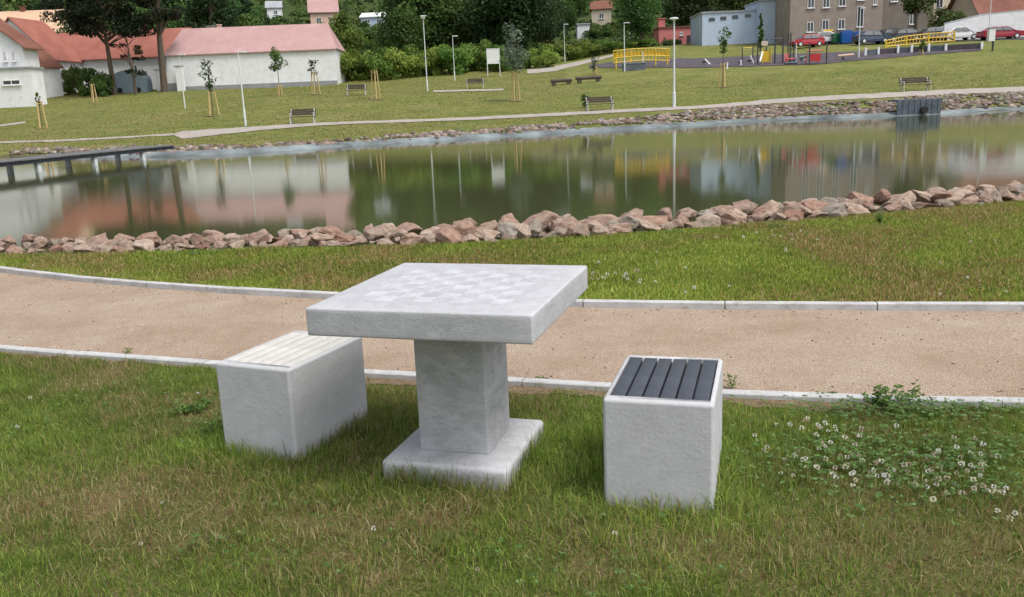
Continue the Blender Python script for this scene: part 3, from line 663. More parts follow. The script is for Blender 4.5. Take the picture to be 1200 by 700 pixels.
# clover leaves
def clovers():
    P = []; 
    cl = [(CLOVER.x, CLOVER.y, 0.60, 0.26, 1100), (CLOVER2.x, CLOVER2.y+0.1, 0.5, 0.12, 900), (-1.35, 4.0, 0.22, 0.16, 260), (0.15, 2.55, 0.5, 0.2, 45), (-0.9, 2.9, 0.5, 0.25, 45), (0.95, 4.35, 0.5, 0.2, 100), (1.8, 2.9, 0.25, 0.3, 90), (-2.3, 4.4, 0.4, 0.3, 80)]
    for cx, cy, sx, sy, n in cl:
        P.append(np.stack([rng.normal(cx, sx*0.6, n), rng.normal(cy, sy*0.75, n)], 1))
    P = np.concatenate(P); k = (P[:, 1] < kn(P[:, 0])-0.06)
    for c, yw, w, l in ((TC, TYAW, 0.56, 0.6), (STOOLS[0][0], STOOLS[0][1], 0.42, 0.6), (STOOLS[1][0], STOOLS[1][1], 0.42, 0.6)):
        k &= ~in_fp(P[:, 0], P[:, 1], c, yw, w, l)
    P = P[k]; n = len(P); z = 0.022+0.035*rng.random(n)
    ang = rng.random(n)*2*np.pi; pos = []
    for j in range(3):
        pos.append(np.stack([P[:, 0]+np.cos(ang+j*2.09)*0.008, P[:, 1]+np.sin(ang+j*2.09)*0.008, z], 1))
    pos = np.concatenate(pos); m_ = len(pos)
    c = np.array([(0.12, 0.21, 0.055), (0.17, 0.26, 0.09), (0.09, 0.17, 0.045)])[rng.integers(0, 3, m_)]*(0.8+0.5*rng.random((m_, 1)))
    o = leaf_discs(pos, 0.0050+0.0035*rng.random(m_), 0.45, c, 'clover_leaves', M_GRASS)
    stuff(o, 'patches of round clover leaves in the foreground lawn', 'clover')
clovers()
def flower_heads():
    """white clover flower heads: small ragged balls of florets on thin stalks"""
    fl = []
    cl = [(960, 515, 55, 18, 26), (1000, 548, 60, 18, 30), (1075, 560, 65, 20, 32), (1140, 545, 34, 20, 16), (1100, 525, 70, 18, 14), (1180, 600, 16, 8, 3), (1165, 575, 20, 8, 6), (950, 500, 26, 8, 8)]
    for px, py, sx, sy, n in cl:
        for _ in range(n):
            fl.append((at_z(random.gauss(px, sx*0.6), random.gauss(py, sy*0.6), 0.04), 1.0))
    for _ in range(15): fl.append((at_z(random.gauss(735, 22), random.gauss(326, 5), 0.05), 1.5))
    for _ in range(12): fl.append((at_z(random.gauss(930, 60), random.gauss(278, 4), 0.05), 1.3))
    for _ in range(20): fl.append((at_z(random.uniform(700, 1190), random.uniform(270, 345), 0.05), 1.2))
    for px, py in ((232, 462), (190, 590), (165, 640), (560, 672), (98, 459), (36, 470), (20, 500), (438, 622), (768, 590), (720, 625)): fl.append((at_z(px, py, 0.035), 0.8))
    V = []; Q = []; C = []; st = MB()
    for p, s in fl:
        if kn(p.x)-0.03 < p.y < kf(p.x)+0.03: continue
        r0 = random.uniform(0.0065, 0.0105)*s; tone = random.choice([(0.78, 0.76, 0.66), (0.85, 0.84, 0.78), (0.66, 0.58, 0.48), (0.80, 0.76, 0.60), (0.55, 0.44, 0.34)])
        zc = tz(p.x, p.y)+random.uniform(0.030, 0.055)*(1 if s < 1.1 else 1.15)
        for k in range(22):
            a = random.uniform(0, 6.283); e = math.asin(random.uniform(-0.75, 1)); d = Vector((math.cos(a)*math.cos(e), math.sin(a)*math.cos(e), math.sin(e)))
            c = Vector((p.x, p.y, zc))+d*r0*0.7; t = d.orthogonal().normalized()*r0*0.33; b0 = len(V)
            V += [tuple(c-t), tuple(c+t), tuple(c+d*r0*0.5+t*0.6), tuple(c+d*r0*0.5-t*0.6)]; Q.append((b0, b0+1, b0+2, b0+3)); f = random.uniform(0.75, 1.1)
            C += [tuple(x*f for x in tone)]*4
        b0 = len(V); V += [(p.x-0.0008, p.y, zc-0.06), (p.x+0.0008, p.y, zc-0.06), (p.x+0.0008, p.y, zc), (p.x-0.0008, p.y, zc)]; Q.append((b0, b0+1, b0+2, b0+3)); C += [(0.1, 0.16, 0.04)]*4
    o = fast_mesh('clover_flowers', np.array(V), [np.array(Q)], M_GRASS, np.array(C))
    stuff(o, 'small white clover flower heads scattered in the lawn', 'flowers')
flower_heads()
# weeds that lean over the kerb
def weed(px, py, h, n, label, spread=0.08, stalk=3):
    p = at_z(px, py, 0); t = thing('weed', label, 'weed', (p.x, p.y, 0), 0, 'weeds along the near kerb')
    st = MB(); L = []
    for k in range(stalk):
        a = random.uniform(0, 6.28); lean = random.uniform(0.02, spread); hh = h*random.uniform(0.6, 1)
        pts = [(0, 0, -0.01), (math.cos(a)*lean*0.4, math.sin(a)*lean*0.4, hh*0.5), (math.cos(a)*lean, math.sin(a)*lean, hh)]
        st.tube(pts, [0.0018, 0.0014, 0.0008], 5)
        for i in range(n//stalk):
            u = random.uniform(0.15, 1); L.append((pts[2][0]*u+random.uniform(-1, 1)*0.025, pts[2][1]*u+random.uniform(-1, 1)*0.025, hh*u))
    st.build('stem', M_STEM, t); L = np.array(L); c = np.array([(0.11, 0.20, 0.045), (0.16, 0.25, 0.06), (0.08, 0.15, 0.035)])[rng.integers(0, 3, len(L))]
    leaf_discs(L, 0.005+0.006*rng.random(len(L)), 0.8, c, 'foliage', M_LEAF1, parent=t)
M_STEM = plain('green_stem', (0.12, 0.16, 0.05))
weed(858, 456, 0.10, 40, 'bright green weed beside the right stool at the kerb', 0.03)
weed(964, 466, 0.045, 40, 'low leafy weed creeping over the near kerb')
weed(1030, 478, 0.13, 300, 'tall bushy weed overhanging the near kerb behind the clover', 0.12, 7)
weed(1066, 474, 0.09, 160, 'smaller bushy weed right of the tall weed at the kerb', 0.12, 7)
weed(148, 416, 0.06, 18, 'thin weed on the near kerb left of the white slatted stool', 0.05)
weed(632, 446, 0.035, 20, 'small dark weed at the kerb behind the table column', 0.03)
weed(228, 484, 0.055, 380, 'dark green leafy weed clump left of the white slatted stool', 0.22, 14)

# ------------------------------------------------------------------ shore rocks
for _px, _py, _h, _n, _l in ((1032, 262, 0.14, 260, 'bright green weed clump at the foot of the shore rocks on the right'), (905, 268, 0.07, 120, 'low weed clump against the shore rocks behind the right stool'),
                         (790, 276, 0.06, 90, 'small weed at the foot of the shore rocks, middle right'), (238, 300, 0.08, 120, 'weed clump at the foot of the shore rocks on the left'), (60, 302, 0.07, 90, 'weed clump by the leftmost shore rocks')):
    weed(_px, _py, _h, _n, _l, 0.22, 8)
    bpy.data.objects[[o.name for o in bpy.data.objects if o.get('label') == _l][0]]['group'] = 'weeds at the foot of the shore rocks'
def rock_mesh(seed):
    rnd = random.Random(seed); bm = bmesh.new(); bmesh.ops.create_icosphere(bm, subdivisions=4, radius=0.5)
    planes = []
    for _ in range(12):
        n = Vector((rnd.gauss(0, 1), rnd.gauss(0, 1), rnd.gauss(0, 1))).normalized(); planes.append((n, rnd.uniform(0.21, 0.42)))
    off = Vector((rnd.random()*50, rnd.random()*50, rnd.random()*50))
    for v in bm.verts:
        for n, d in planes:
            e = v.co.dot(n)-d
            if e > 0: v.co -= n*e*0.93
        v.co += v.co.normalized()*(mnoise.fractal(v.co*3.2+off, 0.8, 2.1, 5)*0.06)
    for e in bm.edges:
        if len(e.link_faces) == 2 and e.calc_face_angle(0) > R(17): e.smooth = False
    me = bpy.data.meshes.new('rock'); bm.to_mesh(me); bm.free(); me.materials.append(M_ROCK)
    me.polygons.foreach_set('use_smooth', [True]*len(me.polygons)); return me
RM = [rock_mesh(i) for i in range(12)]
FXa = np.array([p.x for p in front_line]); FYa = np.array([p.y for p in front_line])
def rock(x, y, z, s, label, group, flat=0.7):
    o = bpy.data.objects.new('rock', random.choice(RM)); col.objects.link(o); o.location = (x, y, z)
    o.scale = (s*random.uniform(0.85, 1.55), s*random.uniform(0.8, 1.1), s*flat*random.uniform(0.6, 1.25))
    o.rotation_euler = (random.uniform(-0.35, 0.35), random.uniform(-0.35, 0.35), random.uniform(0, 6.28))
    return tag(o, label, 'rock', group)
ROCKG = 'reddish rocks heaped along the near shore'
def big_for(x):          # the heap is higher with bigger boulders in the middle and right
    return float(np.interp(x, [-7, -4.5, -3, -1.5, 0, 1.5, 3, 5, 8], [0.60, 0.62, 0.66, 0.74, 0.84, 0.82, 0.84, 0.86, 0.84]))
x = -7.6
while x < 8.6:
    b = big_for(x); s = random.choice([0.15, 0.22, 0.30, 0.42])*random.uniform(0.85, 1.15)*b
    yf = float(np.interp(x, FXa, FYa)); rock(x, yf+random.uniform(0.10, 0.28), 0.02*b+s*0.05, s, 'front row boulder, reddish brown, at the grass edge of the near shore', ROCKG); x += s*0.74
for row, (dy, dz, smin, smax) in enumerate([(0.40, 0.08, 0.22, 0.50), (0.76, 0.06, 0.28, 0.50)]):
    x = -7.6+0.1*row
    while x < 8.8:
        b = big_for(x); s = random.uniform(smin, smax)*b; yf = float(np.interp(x, FXa, FYa))
        if random.random() < 0.06: x += s*0.8; continue
        rock(x, yf+dy+random.uniform(-0.1, 0.1), dz*b+random.uniform(-0.03, 0.02), s, ['second row boulder, pinkish, heaped on the near shore', 'back row boulder, pinkish, at the water side of the near shore'][row], ROCKG); x += s*0.76
for _ in range(46):
    x = random.uniform(-7.5, 8.5); yf = float(np.interp(x, FXa, FYa)); rock(x, yf+random.uniform(-0.05, 0.35), 0.01, random.uniform(0.08, 0.16), 'small broken stone wedged among the near shore boulders', ROCKG)

# ------------------------------------------------------------------ far bank
def shift(L, d): return [Vector((p.x, p.y+d, p.z)) for p in L]
fe = cr(far_edge, 4)
ribbon('pond_liner', shift(fe[10:], -0.15), shift(fe[10:], 0.55), M_LINER, dz=0.0, follow=False, sub=1).data
lo = bpy.data.objects['pond_liner']; nv = len(lo.data.vertices)
for i, v in enumerate(lo.data.vertices): v.co.z = max(WZ-0.05+0.06*(i % 5), terrain(np.array([v.co.x]), np.array([v.co.y]))[0]+0.03) if i % 5 > 1 else WZ-0.05+0.05*(i % 5)
def px_line(pts, **kw): return [hit(px, py, **kw) for px, py in pts]
pl_lo = px_line([(205, 160), (214, 163.5), (260, 158), (300, 154), (345, 150), (400, 146.5), (500, 143), (600, 139), (700, 134), (800, 129), (900, 122.5), (1000, 117), (1100, 112), (1200, 108), (1320, 104)], y0=40)
pl_hi = px_line([(205, 157), (214, 154.5), (260, 151.5), (300, 149), (345, 146), (400, 143.5), (500, 140), (600, 135.5), (700, 130.5), (800, 125.5), (900, 117.5), (1000, 111.5), (1100, 106), (1200, 102), (1320, 98)], y0=40)
ribbon('far_path', pl_lo, pl_hi, M_PATH2, dz=0.03, sub=10, rag=0.45)
ribbon('left_path', px_line([(-60, 168), (0, 168.5), (70, 166.5), (140, 163), (214, 158.5)], y0=44), px_line([(-60, 166), (0, 166.5), (70, 164.5), (140, 161), (214, 156.5)], y0=44), M_PATH2, dz=0.03, sub=10, rag=0.45)
ribbon('hill_path', px_line([(618, 87), (650, 84), (665, 80), (690, 74), (720, 66), (742, 62)]), px_line([(618, 82), (645, 79), (665, 75), (690, 70), (720, 64), (742, 60)]), M_PATH2, dz=0.035, sub=10, rag=0.3)
ribbon('bench_path', px_line([(508, 108.5), (550, 107.5), (590, 106.5)]), px_line([(508, 106.5), (550, 105.5), (590, 104.5)]), M_PATH2, dz=0.035, sub=10, rag=0.3)
ribbon('footpath', px_line([(-40, 153), (0, 149), (30, 145)]), px_line([(-40, 150.5), (0, 147), (30, 143)]), M_PATH2, dz=0.035, sub=10, rag=0.3)
# rubble between path and water: hundreds of small stones, one mass
def rubble():
    bm = bmesh.new(); bmesh.ops.create_icosphere(bm, subdivisions=1, radius=0.5); vv = np.array([v.co[:] for v in bm.verts]); ff = np.array([[v.index for v in f.verts] for f in bm.faces]); bm.free()
    Vs = []; Fs = []; Cs = []; k = 0
    lo_x = np.array([p.x for p in pl_lo]); lo_y = np.array([p.y for p in pl_lo]); fx = np.array([p.x for p in fe]); fyy = np.array([p.y for p in fe])
    cnt = 0; pos = []
    while cnt < 6000:
        x = random.uniform(-26, 34); a = np.interp(x, fx, fyy)+0.45; b = np.interp(x, lo_x, lo_y) if x > lo_x[0] else a+5
        gap_ = fbm(np.array([x*1.0]), np.array([3.0]), 0.25)[0]
        full = np.interp(x, [-20, -4, 3, 10, 14], [0.36, 0.42, 0.55, 0.9, 0.95])
        y = a+random.random()**1.0*min(b-a-0.3, 7)*full
        if random.random() > (fbm(np.array([x]), np.array([y]), 0.7)[0]-0.36)*3.2+(0.25 if x > 8 else 0.0): continue
        pos.append((x, y)); cnt += 1
    pos = np.array(pos); z = terrain(pos[:, 0], pos[:, 1])
    pal = [(0.20, 0.135, 0.11), (0.27, 0.20, 0.165), (0.17, 0.11, 0.09), (0.21, 0.19, 0.17), (0.09, 0.07, 0.06), (0.34, 0.28, 0.235), (0.12, 0.13, 0.05)]
    for (x, y), zz in zip(pos, z):
        s = random.choice([0.12, 0.16, 0.2, 0.26, 0.4])*random.uniform(0.8, 1.15)*np.array([random.uniform(0.9, 1.4), 1.0, random.uniform(0.5, 0.85)])
        a = random.uniform(0, 6.28); ca, sa = math.cos(a), math.sin(a)
        P = vv*(0.75+0.5*rng.random((len(vv), 1)))*s; P = np.stack([P[:, 0]*ca-P[:, 1]*sa+x, P[:, 0]*sa+P[:, 1]*ca+y, P[:, 2]+zz+0.05], 1)
        Vs.append(P); Fs.append(ff+k); k += len(vv); c = np.array(random.choice(pal))*random.uniform(0.7, 1.15); Cs.append(np.tile(c, (len(vv), 1)))
    o = fast_mesh('rubble_bank', np.concatenate(Vs), [np.concatenate(Fs)], M_RUB, np.concatenate(Cs))
    stuff(o, 'bank of small reddish rubble stones along the far shore', 'rubble')
mt, nt, b = new_mat('rubble_stone'); a_ = N(nt, 'ShaderNodeAttribute', attribute_name='Col'); nt.links.new(a_.outputs['Color'], b.inputs['Base Color']); b.inputs['Roughness'].default_value = 0.9; M_RUB = mt
rubble()
def far_tufts():
    n = 190000; Y = np.sqrt(38.0**2+(112.0**2-38.0**2)*rng.random(n)); X = (rng.random(n)*2-1)*0.66*Y
    lx = np.array([p.x for p in pl_lo]); ly = np.array([p.y for p in pl_lo]); hx = np.array([p.x for p in pl_hi]); hy = np.array([p.y for p in pl_hi])
    a = np.interp(X, lx, ly); b = np.interp(X, hx, hy); u = X/Y
    k = (pond_sd(X, Y) > 1.3) & ~((X > lx[0]) & (Y > a-0.3) & (Y < b+0.3)) & ~((Y > 84) & (u > 0.07)) & ~((X > 10) & (Y < a))
    X, Y = X[k], Y[k]; n = len(X); f = fbm(X, Y, 0.16); f2 = fbm(X+50, Y, 0.7)
    dry = np.clip(0.25+1.6*(f-0.5)+0.9*(f2-0.5), 0.03, 0.8)
    c = pick_colour(n, dry, np.clip((0.6-f)*2, 0, 1))*np.array([1.0, 0.86, 0.95])
    o = blades('far_lawn_grass', X, Y, 0.02+0.035*rng.random(n)+0.10*np.clip(f2-0.5, 0, 1), 0.03+0.05*rng.random(n), c, lean=1.0, z=terrain(X, Y)+0.01)
    stuff(o, 'mown uneven grass of the sloping lawn across the pond', 'grass')
far_tufts()
# outlet built of sheet piling
p = at_z(1078, 135, WZ); q = at_y(1078, 135, p.y)
S = p.y/F
t = thing('pond_outlet', 'dark blue grey sheet pile outlet with a round pipe in the far shore', 'outlet', (p.x, p.y+0.2, WZ), 0.03)
mb = MB(); n = 15
for i in range(n):
    mb.box(((i-(n-1)/2)*51*S/n, 0.03*(i % 2), 0.40), (51*S/n*1.02, 0.10, 0.95))
mb.box((0, 0.6, 0.84), (51*S, 1.2, 0.10)); mb.build('sheet_piling', M_PILE, t)
mb = MB(); mb.tube([(0.25, -0.04, 0.28), (0.25, -0.25, 0.28)], 0.2, 14); mb.build('pipe', M_BLK, t)

# jetty on the left
M_BEAM = noisy('dark_steel_beam', (0.035, 0.04, 0.05), (0.07, 0.075, 0.085), scale=3, rough=0.6)
def jetty():
    A = at_z(-260, 216, 0.14); B = at_z(204, 170.5, 0.14); d = (B-A); L = d.length; rz = math.atan2(d.y, d.x)
    t = thing('wooden_jetty', 'long low weathered jetty on posts at the left side of the pond', 'jetty', (A.x, A.y, 0), rz)
    mb = MB(); n = int(L/0.2)
    for i in range(n): mb.box((i*0.2+0.1, 0.75, 0.14), (0.185, 1.6, 0.04))
    mb.build('deck', M_DECK, t)
    mb = MB()
    for y in (0.06, 1.44): mb.box((L/2, y, 0.05), (L, 0.09, 0.13))
    mb.build('edge_beam', M_BEAM, t)
    nx_ = int(L/2.9)
    for i in range(nx_+1):
        for y in (0.15, 1.35):
            mb = MB(); mb.box((i*2.9+0.3, y, -0.5), (0.16, 0.16, 1.1)); mb.build('post', M_STEEL, t)
jetty()

# ------------------------------------------------------------------ trees
def rand_in_sphere(n, r):
    v = r.normal(size=(n, 3)); v /= np.linalg.norm(v, axis=1)[:, None]; return v*(r.random((n, 1))**(1/3.0))
PAL = {
 'mid':   [(0.085, 0.150, 0.036), (0.120, 0.195, 0.048), (0.062, 0.112, 0.028)],
 'dark':  [(0.044, 0.080, 0.028), (0.062, 0.108, 0.038), (0.030, 0.058, 0.020)],
 'bright': [(0.16, 0.24, 0.045), (0.20, 0.29, 0.06), (0.11, 0.18, 0.035)],
 'grey':  [(0.17, 0.21, 0.15), (0.22, 0.26, 0.20), (0.13, 0.16, 0.12)],
 'pine':  [(0.020, 0.032, 0.016), (0.032, 0.048, 0.022), (0.038, 0.040, 0.022)],
 'olive': [(0.105, 0.140, 0.038), (0.14, 0.175, 0.05), (0.08, 0.112, 0.03)],
}
def leaf_cloud(centers, radii, per, size, pal, seed, squash=0.75, gap=0.0):
    r = np.random.default_rng(seed); P = []; C = []; Nn = []
    pal = np.array(pal)
    for c, rad in zip(centers, radii):
        n = int(per*rad**2) if per < 0 else int(per)
        d = rand_in_sphere(n, r); ln = np.linalg.norm(d, axis=1); k = ln > 0.35; d = d[k]
        P.append(np.array(c)+d*rad*np.array([1, 1, squash])); Nn.append(d)
        base = pal[r.integers(0, len(pal))]*r.uniform(0.75, 1.25); C.append(base*(0.7+0.6*r.random((len(d), 1))))
    P = np.concatenate(P); C = np.concatenate(C); Nn = np.concatenate(Nn); n = len(P)
    a = r.normal(size=(n, 3)); nr = Nn*0.9+a*0.7; nr /= np.linalg.norm(nr, axis=1)[:, None]
    t = np.cross(nr, r.normal(size=(n, 3))); t /= np.linalg.norm(t, axis=1)[:, None]; b = np.cross(nr, t)
    s = (size*(0.6+0.8*r.random((n, 1))))
    V = np.stack([P-t*s*0.5, P+b*s*0.38, P+t*s*0.5, P-b*s*0.38], 1).reshape(-1, 3); i = np.arange(n)*4
    return V, np.stack([i, i+1, i+2, i+3], 1), np.repeat(C, 4, axis=0)
def tree_parts(kind, pal, h, w, seed, leaf=0.3, nclump=26, per=150, trunk_r=None, bare=0.22):
    """returns trunk object and crown object at the origin"""
    r = random.Random(seed); cs = []; rs = []
    tr = trunk_r or h*0.022; tb = MB()
    lean = (r.uniform(-0.04, 0.04)*h, r.uniform(-0.04, 0.04)*h)
    if kind == 'cone':
        for i in range(nclump):
            u = i/(nclump-1); z = h*(bare+(1-bare)*u); R0 = w/2*(1-u)**0.8*1.0+0.08*w; a = r.uniform(0, 6.28); rr = R0*r.uniform(0.2, 0.75)
            cs.append((math.cos(a)*rr, math.sin(a)*rr, z)); rs.append(max(R0*0.5, 0.06*w))
    elif kind == 'bush':
        for i in range(nclump):
            a = r.uniform(0, 6.28); rr = (r.random()**0.5)*w*0.40; z = h*r.uniform(0.12, 0.80)*(1-0.5*(rr/(w*0.5))**2)
            cs.append((math.cos(a)*rr, math.sin(a)*rr*0.8, z)); rs.append(r.uniform(0.16, 0.26)*min(h, w))
    elif kind == 'pine':
        for i in range(nclump):
            u = r.random(); z = h*(bare+(0.97-bare)*u); R0 = w/2*math.sin(math.pi*min(1, 0.25+0.7*u))**0.7; a = r.uniform(0, 6.28); rr = R0*r.uniform(0.3, 0.95)
            cs.append((math.cos(a)*rr, math.sin(a)*rr, z)); rs.append(r.uniform(0.09, 0.16)*w)
    else:
        for i in range(nclump):
            u = r.random(); z = h*(bare+0.1+(0.84-bare)*u); prof = math.sin(math.pi*(0.14+0.76*u))**0.75; a = r.uniform(0, 6.28); rr = w/2*prof*r.uniform(0.25, 0.78)
            cs.append((math.cos(a)*rr, math.sin(a)*rr, z)); rs.append(r.uniform(0.13, 0.24)*w*(0.7+0.5*prof))
    top = h*(0.95 if kind in ('cone', 'pine') else 0.78)
    pts = [(0, 0, -0.3), (lean[0]*0.2, lean[1]*0.2, top*0.3), (lean[0]*0.6, lean[1]*0.6, top*0.65), (lean[0], lean[1], top)]
    tb.tube(pts, [tr*1.25, tr, tr*0.65, tr*0.2], 8)
    for c in cs[::2]:
        z0 = max(h*bare*0.8, c[2]-h*0.16); u = z0/top
        q = (lean[0]*u, lean[1]*u, z0); mid = ((q[0]+c[0])*0.5, (q[1]+c[1])*0.5, (q[2]+c[2])*0.5+0.02*h)
        tb.tube([q, mid, c], [tr*0.42, tr*0.28, tr*0.1], 5)
    trunk = tb.build('trunk', M_BARK)
    sq = 0.45 if kind == 'pine' else 0.8
    V, Fq, C = leaf_cloud(cs, rs, per, leaf, PAL[pal], seed, squash=sq)
    crown = fast_mesh('crown', V, [Fq], M_LEAF if kind != 'bush' else M_LEAF, C)
    return trunk, crown
PROTO = {}
def tree_proto(key, *a, **k):
    tr, cw = tree_parts(*a, **k); PROTO[key] = (tr, cw)
    for o in (tr, cw): col.objects.unlink(o)
def place_tree(key, loc, rz, sc, name, label, cat, group=None, sz=None):
    t = thing(name, label, cat, loc, rz, group); t.scale = (sc, sc, sz or sc)
    for o in PROTO[key]:
        c = o.copy(); col.objects.link(c); c.parent = t
    return t
for i in range(4): tree_proto(('mid', i), 'round', 'mid', 11, 9.0, 10+i, leaf=0.42, nclump=34, per=130)
for i in range(3): tree_proto(('dark', i), 'round', 'dark', 12, 9.0, 30+i, leaf=0.42, nclump=36, per=130)
for i in range(3): tree_proto(('olive', i), 'round', 'olive', 10, 8.0, 50+i, leaf=0.40, nclump=30, per=130)
for i in range(2): tree_proto(('conifer', i), 'cone', 'dark', 14, 6.0, 70+i, leaf=0.40, nclump=36, per=90)
for i in range(4): tree_proto(('bush', i), 'bush', 'bright', 3.2, 4.6, 90+i, leaf=0.20, nclump=26, per=170, trunk_r=0.05, bare=0.1)
for i in range(2): tree_proto(('dbush', i), 'bush', 'mid', 2.6, 4.6, 96+i, leaf=0.20, nclump=24, per=150, trunk_r=0.05, bare=0.1)

KIND = {'mid': ('broadleaf_tree', 'mid green round crowned tree in the wooded hillside', 'mid green trees on the hillside'),
        'dark': ('broadleaf_tree', 'dark green dense tree in the wooded hillside', 'dark trees on the hillside'),
        'olive': ('broadleaf_tree', 'olive green light crowned tree in the wooded hillside', 'olive green trees on the hillside'),
        'conifer': ('conifer_tree', 'narrow dark conifer standing in the wooded hillside', 'conifers on the hillside')}
HOUSES_PX = [(366, 396, 5, 30, 250), (424, 452, 17, 29, 250), (314, 330, 9, 19, 250), (640, 664, -30, 4, 250), (694, 716, 8, 27, 250), (677, 691, 28, 39, 150), (773, 818, 25, 52, 142), (0, 72, 8, 34, 152)]
def hillside():
    cnt = 0; rows = [(127, 7.2), (138, 7.2), (150, 7.5), (163, 8), (178, 8.5), (195, 9), (216, 10), (242, 11), (274, 13), (315, 16)]
    for Y, st in rows:
        half = 0.66*Y+6; x = -half
        while x < half:
            xx = x+random.uniform(-2, 2); yy = Y+random.uniform(-4, 4); x += st*random.uniform(0.85, 1.2)
            z = tz(xx, yy); pxx, pyy = to_px((xx, yy, z))
            if pxx < -130 or pxx > 1330: continue
            if Y < 160 and 815 < pxx < 1250: continue               # the buildings and car park stand here
            if Y < 145 and pxx < 100: continue
            if Y < 135 and (pxx < 215 or 640 < pxx < 860): continue
            u = pxx/1200.0; r = random.random()
            if 0.465 < u < 0.54 and Y < 175: k = 'dark'
            elif 0.33 < u <= 0.465 and Y < 190: k = 'mid' if r < 0.7 else 'olive'
            elif r < 0.46: k = 'mid'
            elif r < 0.70: k = 'dark'
            elif r < 0.90: k = 'olive'
            else: k = 'conifer'
            sc = random.uniform(0.80, 1.15)
            ok = True
            topz = to_px((xx, yy, z+11*sc))[1]
            for a0, a1, b0, b1, Yh in HOUSES_PX:
                wpx = 2.2*sc*F/yy
                if a0-wpx < pxx < a1+wpx and yy < Yh+8:
                    if topz < b1-3:
                        sc2 = (pyy-(b1-3))*yy/F/11.5
                        if sc2 < 0.14: ok = False
                        else: sc = min(sc, sc2)
            if not ok:
                continue
            if sc < 0.5:
                place_tree(('dbush', cnt % 2), (xx, yy, z-0.2), random.uniform(0, 6.28), sc*3.6, 'shrub', 'mid green bush among the hillside houses', 'shrub', 'bushes among the hillside houses'); cnt += 1; continue
            nm, lb, gr = KIND[k]; idx = random.randrange(len([q for q in PROTO if q[0] == k]))
            place_tree((k, idx), (xx, yy, z-0.2), random.uniform(0, 6.28), sc, nm, lb, 'tree', gr); cnt += 1
    print('hillside trees', cnt)
hillside()
def undergrowth():
    cs = []; rs = []; blk = [(366, 396), (424, 452), (314, 330), (640, 664), (694, 716), (677, 691), (773, 818)]
    while len(cs) < 2600:
        Y = 124+200*random.random()**1.5; X = random.uniform(-0.64, 0.64)*Y; px = to_px((X, Y, tz(X, Y)))[0]
        if Y < 165 and px > 800: continue
        if Y < 152 and px < 90: continue
        if Y < 135 and px > 620: continue
        r_ = random.uniform(0.9, 2.1)
        if any(a-8 < px < b+8 for a, b in blk): r_ *= 0.55
        cs.append((X, Y, tz(X, Y)+r_*0.3)); rs.append(r_)
    V, Fq, C = leaf_cloud(cs, rs, 75, 0.55, PAL['mid']+PAL['dark']+PAL['olive'], 5, 0.8)
    o = fast_mesh('undergrowth', V, [Fq], M_LEAF1, C); stuff(o, 'tangled green undergrowth covering the wooded hill', 'undergrowth')
undergrowth()
# row of bright bushes behind the lawn
i = 0
for px in range(398, 640, 17):
    Y = random.uniform(111, 118); top = float(np.interp(px, [398, 430, 470, 520, 560, 600, 640], [52, 55, 52, 50, 48, 54, 60]))+random.uniform(-4, 6)
    p = at_y(px, 80, Y); z = tz(p.x, Y); pyb = to_px((p.x, Y, z))[1]; h = (pyb-top)*Y/F
    place_tree(('bush', i % 4), (p.x, Y, z-0.1), random.uniform(0, 6), 1.0*max(0.8, min(1.35, h/3.2)), 'shrub', 'bright yellow green shrub in the hedge row behind the lawn', 'shrub', 'bright shrubs behind the lawn', sz=h/3.0); i += 1
for px, base, top in ((640, 80, 50), (662, 74, 47), (686, 68, 45), (708, 64, 46), (730, 60, 47), (752, 57, 46)):
    Y = 122+(px-640)*0.12; p = at_y(px, base, Y); z = tz(p.x, Y); pyb = to_px((p.x, Y, z))[1]; h = max(1.6, (pyb-top)*Y/F)
    place_tree(('bush', i % 4), (p.x, Y, z-0.1), random.uniform(0, 6), 1.15, 'shrub', 'light green shrub on the slope above the pale hill path', 'shrub', 'shrubs above the hill path', sz=h/3.0); i += 1
for px, base, top in ((46, 104, 80), (66, 106, 77), (88, 108, 76), (108, 109, 78), (122, 110, 84)):
    p = hit(px, base+3, y0=70); h = (base+3-top)*p.y/F
    place_tree(('dbush', i % 2), (p.x, p.y, p.z-0.1), random.uniform(0, 6), 0.8, 'shrub', 'dark green shrub in front of the red roofed houses', 'shrub', 'dark shrubs by the houses', sz=h/2.4); i += 1

def custom_tree(name, label, px, base, top, wpx, kind, pal, leaf, seed, nclump=26, per=110, bare=0.25, trunk_r=None, Y=None, cat='tree'):
    p = hit(px, base) if Y is None else at_y(px, base, Y)
    if Y is not None: p.z = tz(p.x, Y); base = to_px(p)[1]
    h = (base-top)*p.y/F; w = wpx*p.y/F
    t = thing(name, label, cat, p, random.uniform(0, 6)); a, c = tree_parts(kind, pal, h, w, seed, leaf=leaf, nclump=nclump, per=per, bare=bare, trunk_r=trunk_r)
    a.parent = t; c.parent = t; return t
custom_tree('pine_tree', 'tall dark pine with a thick trunk left of the long pink roof', 192, 100, -45, 70, 'pine', 'pine', 0.30, 201, nclump=40, per=150, bare=0.50, trunk_r=0.36, Y=106)
custom_tree('pine_tree', 'wide dark pine with a slanting trunk before the red roof', 133, 100, -22, 115, 'pine', 'pine', 0.30, 202, nclump=80, per=190, bare=0.50, trunk_r=0.24, Y=104)
custom_tree('pine_tree', 'small sparse reddish pine before the red roof', 158, 98, 32, 44, 'pine', 'pine', 0.22, 203, nclump=18, per=60, bare=0.28, trunk_r=0.15, Y=103)
custom_tree('broadleaf_tree', 'very large dark tree behind the bright shrubs', 595, 62, -30, 95, 'round', 'dark', 0.45, 204, nclump=60, per=220, bare=0.12, Y=128)
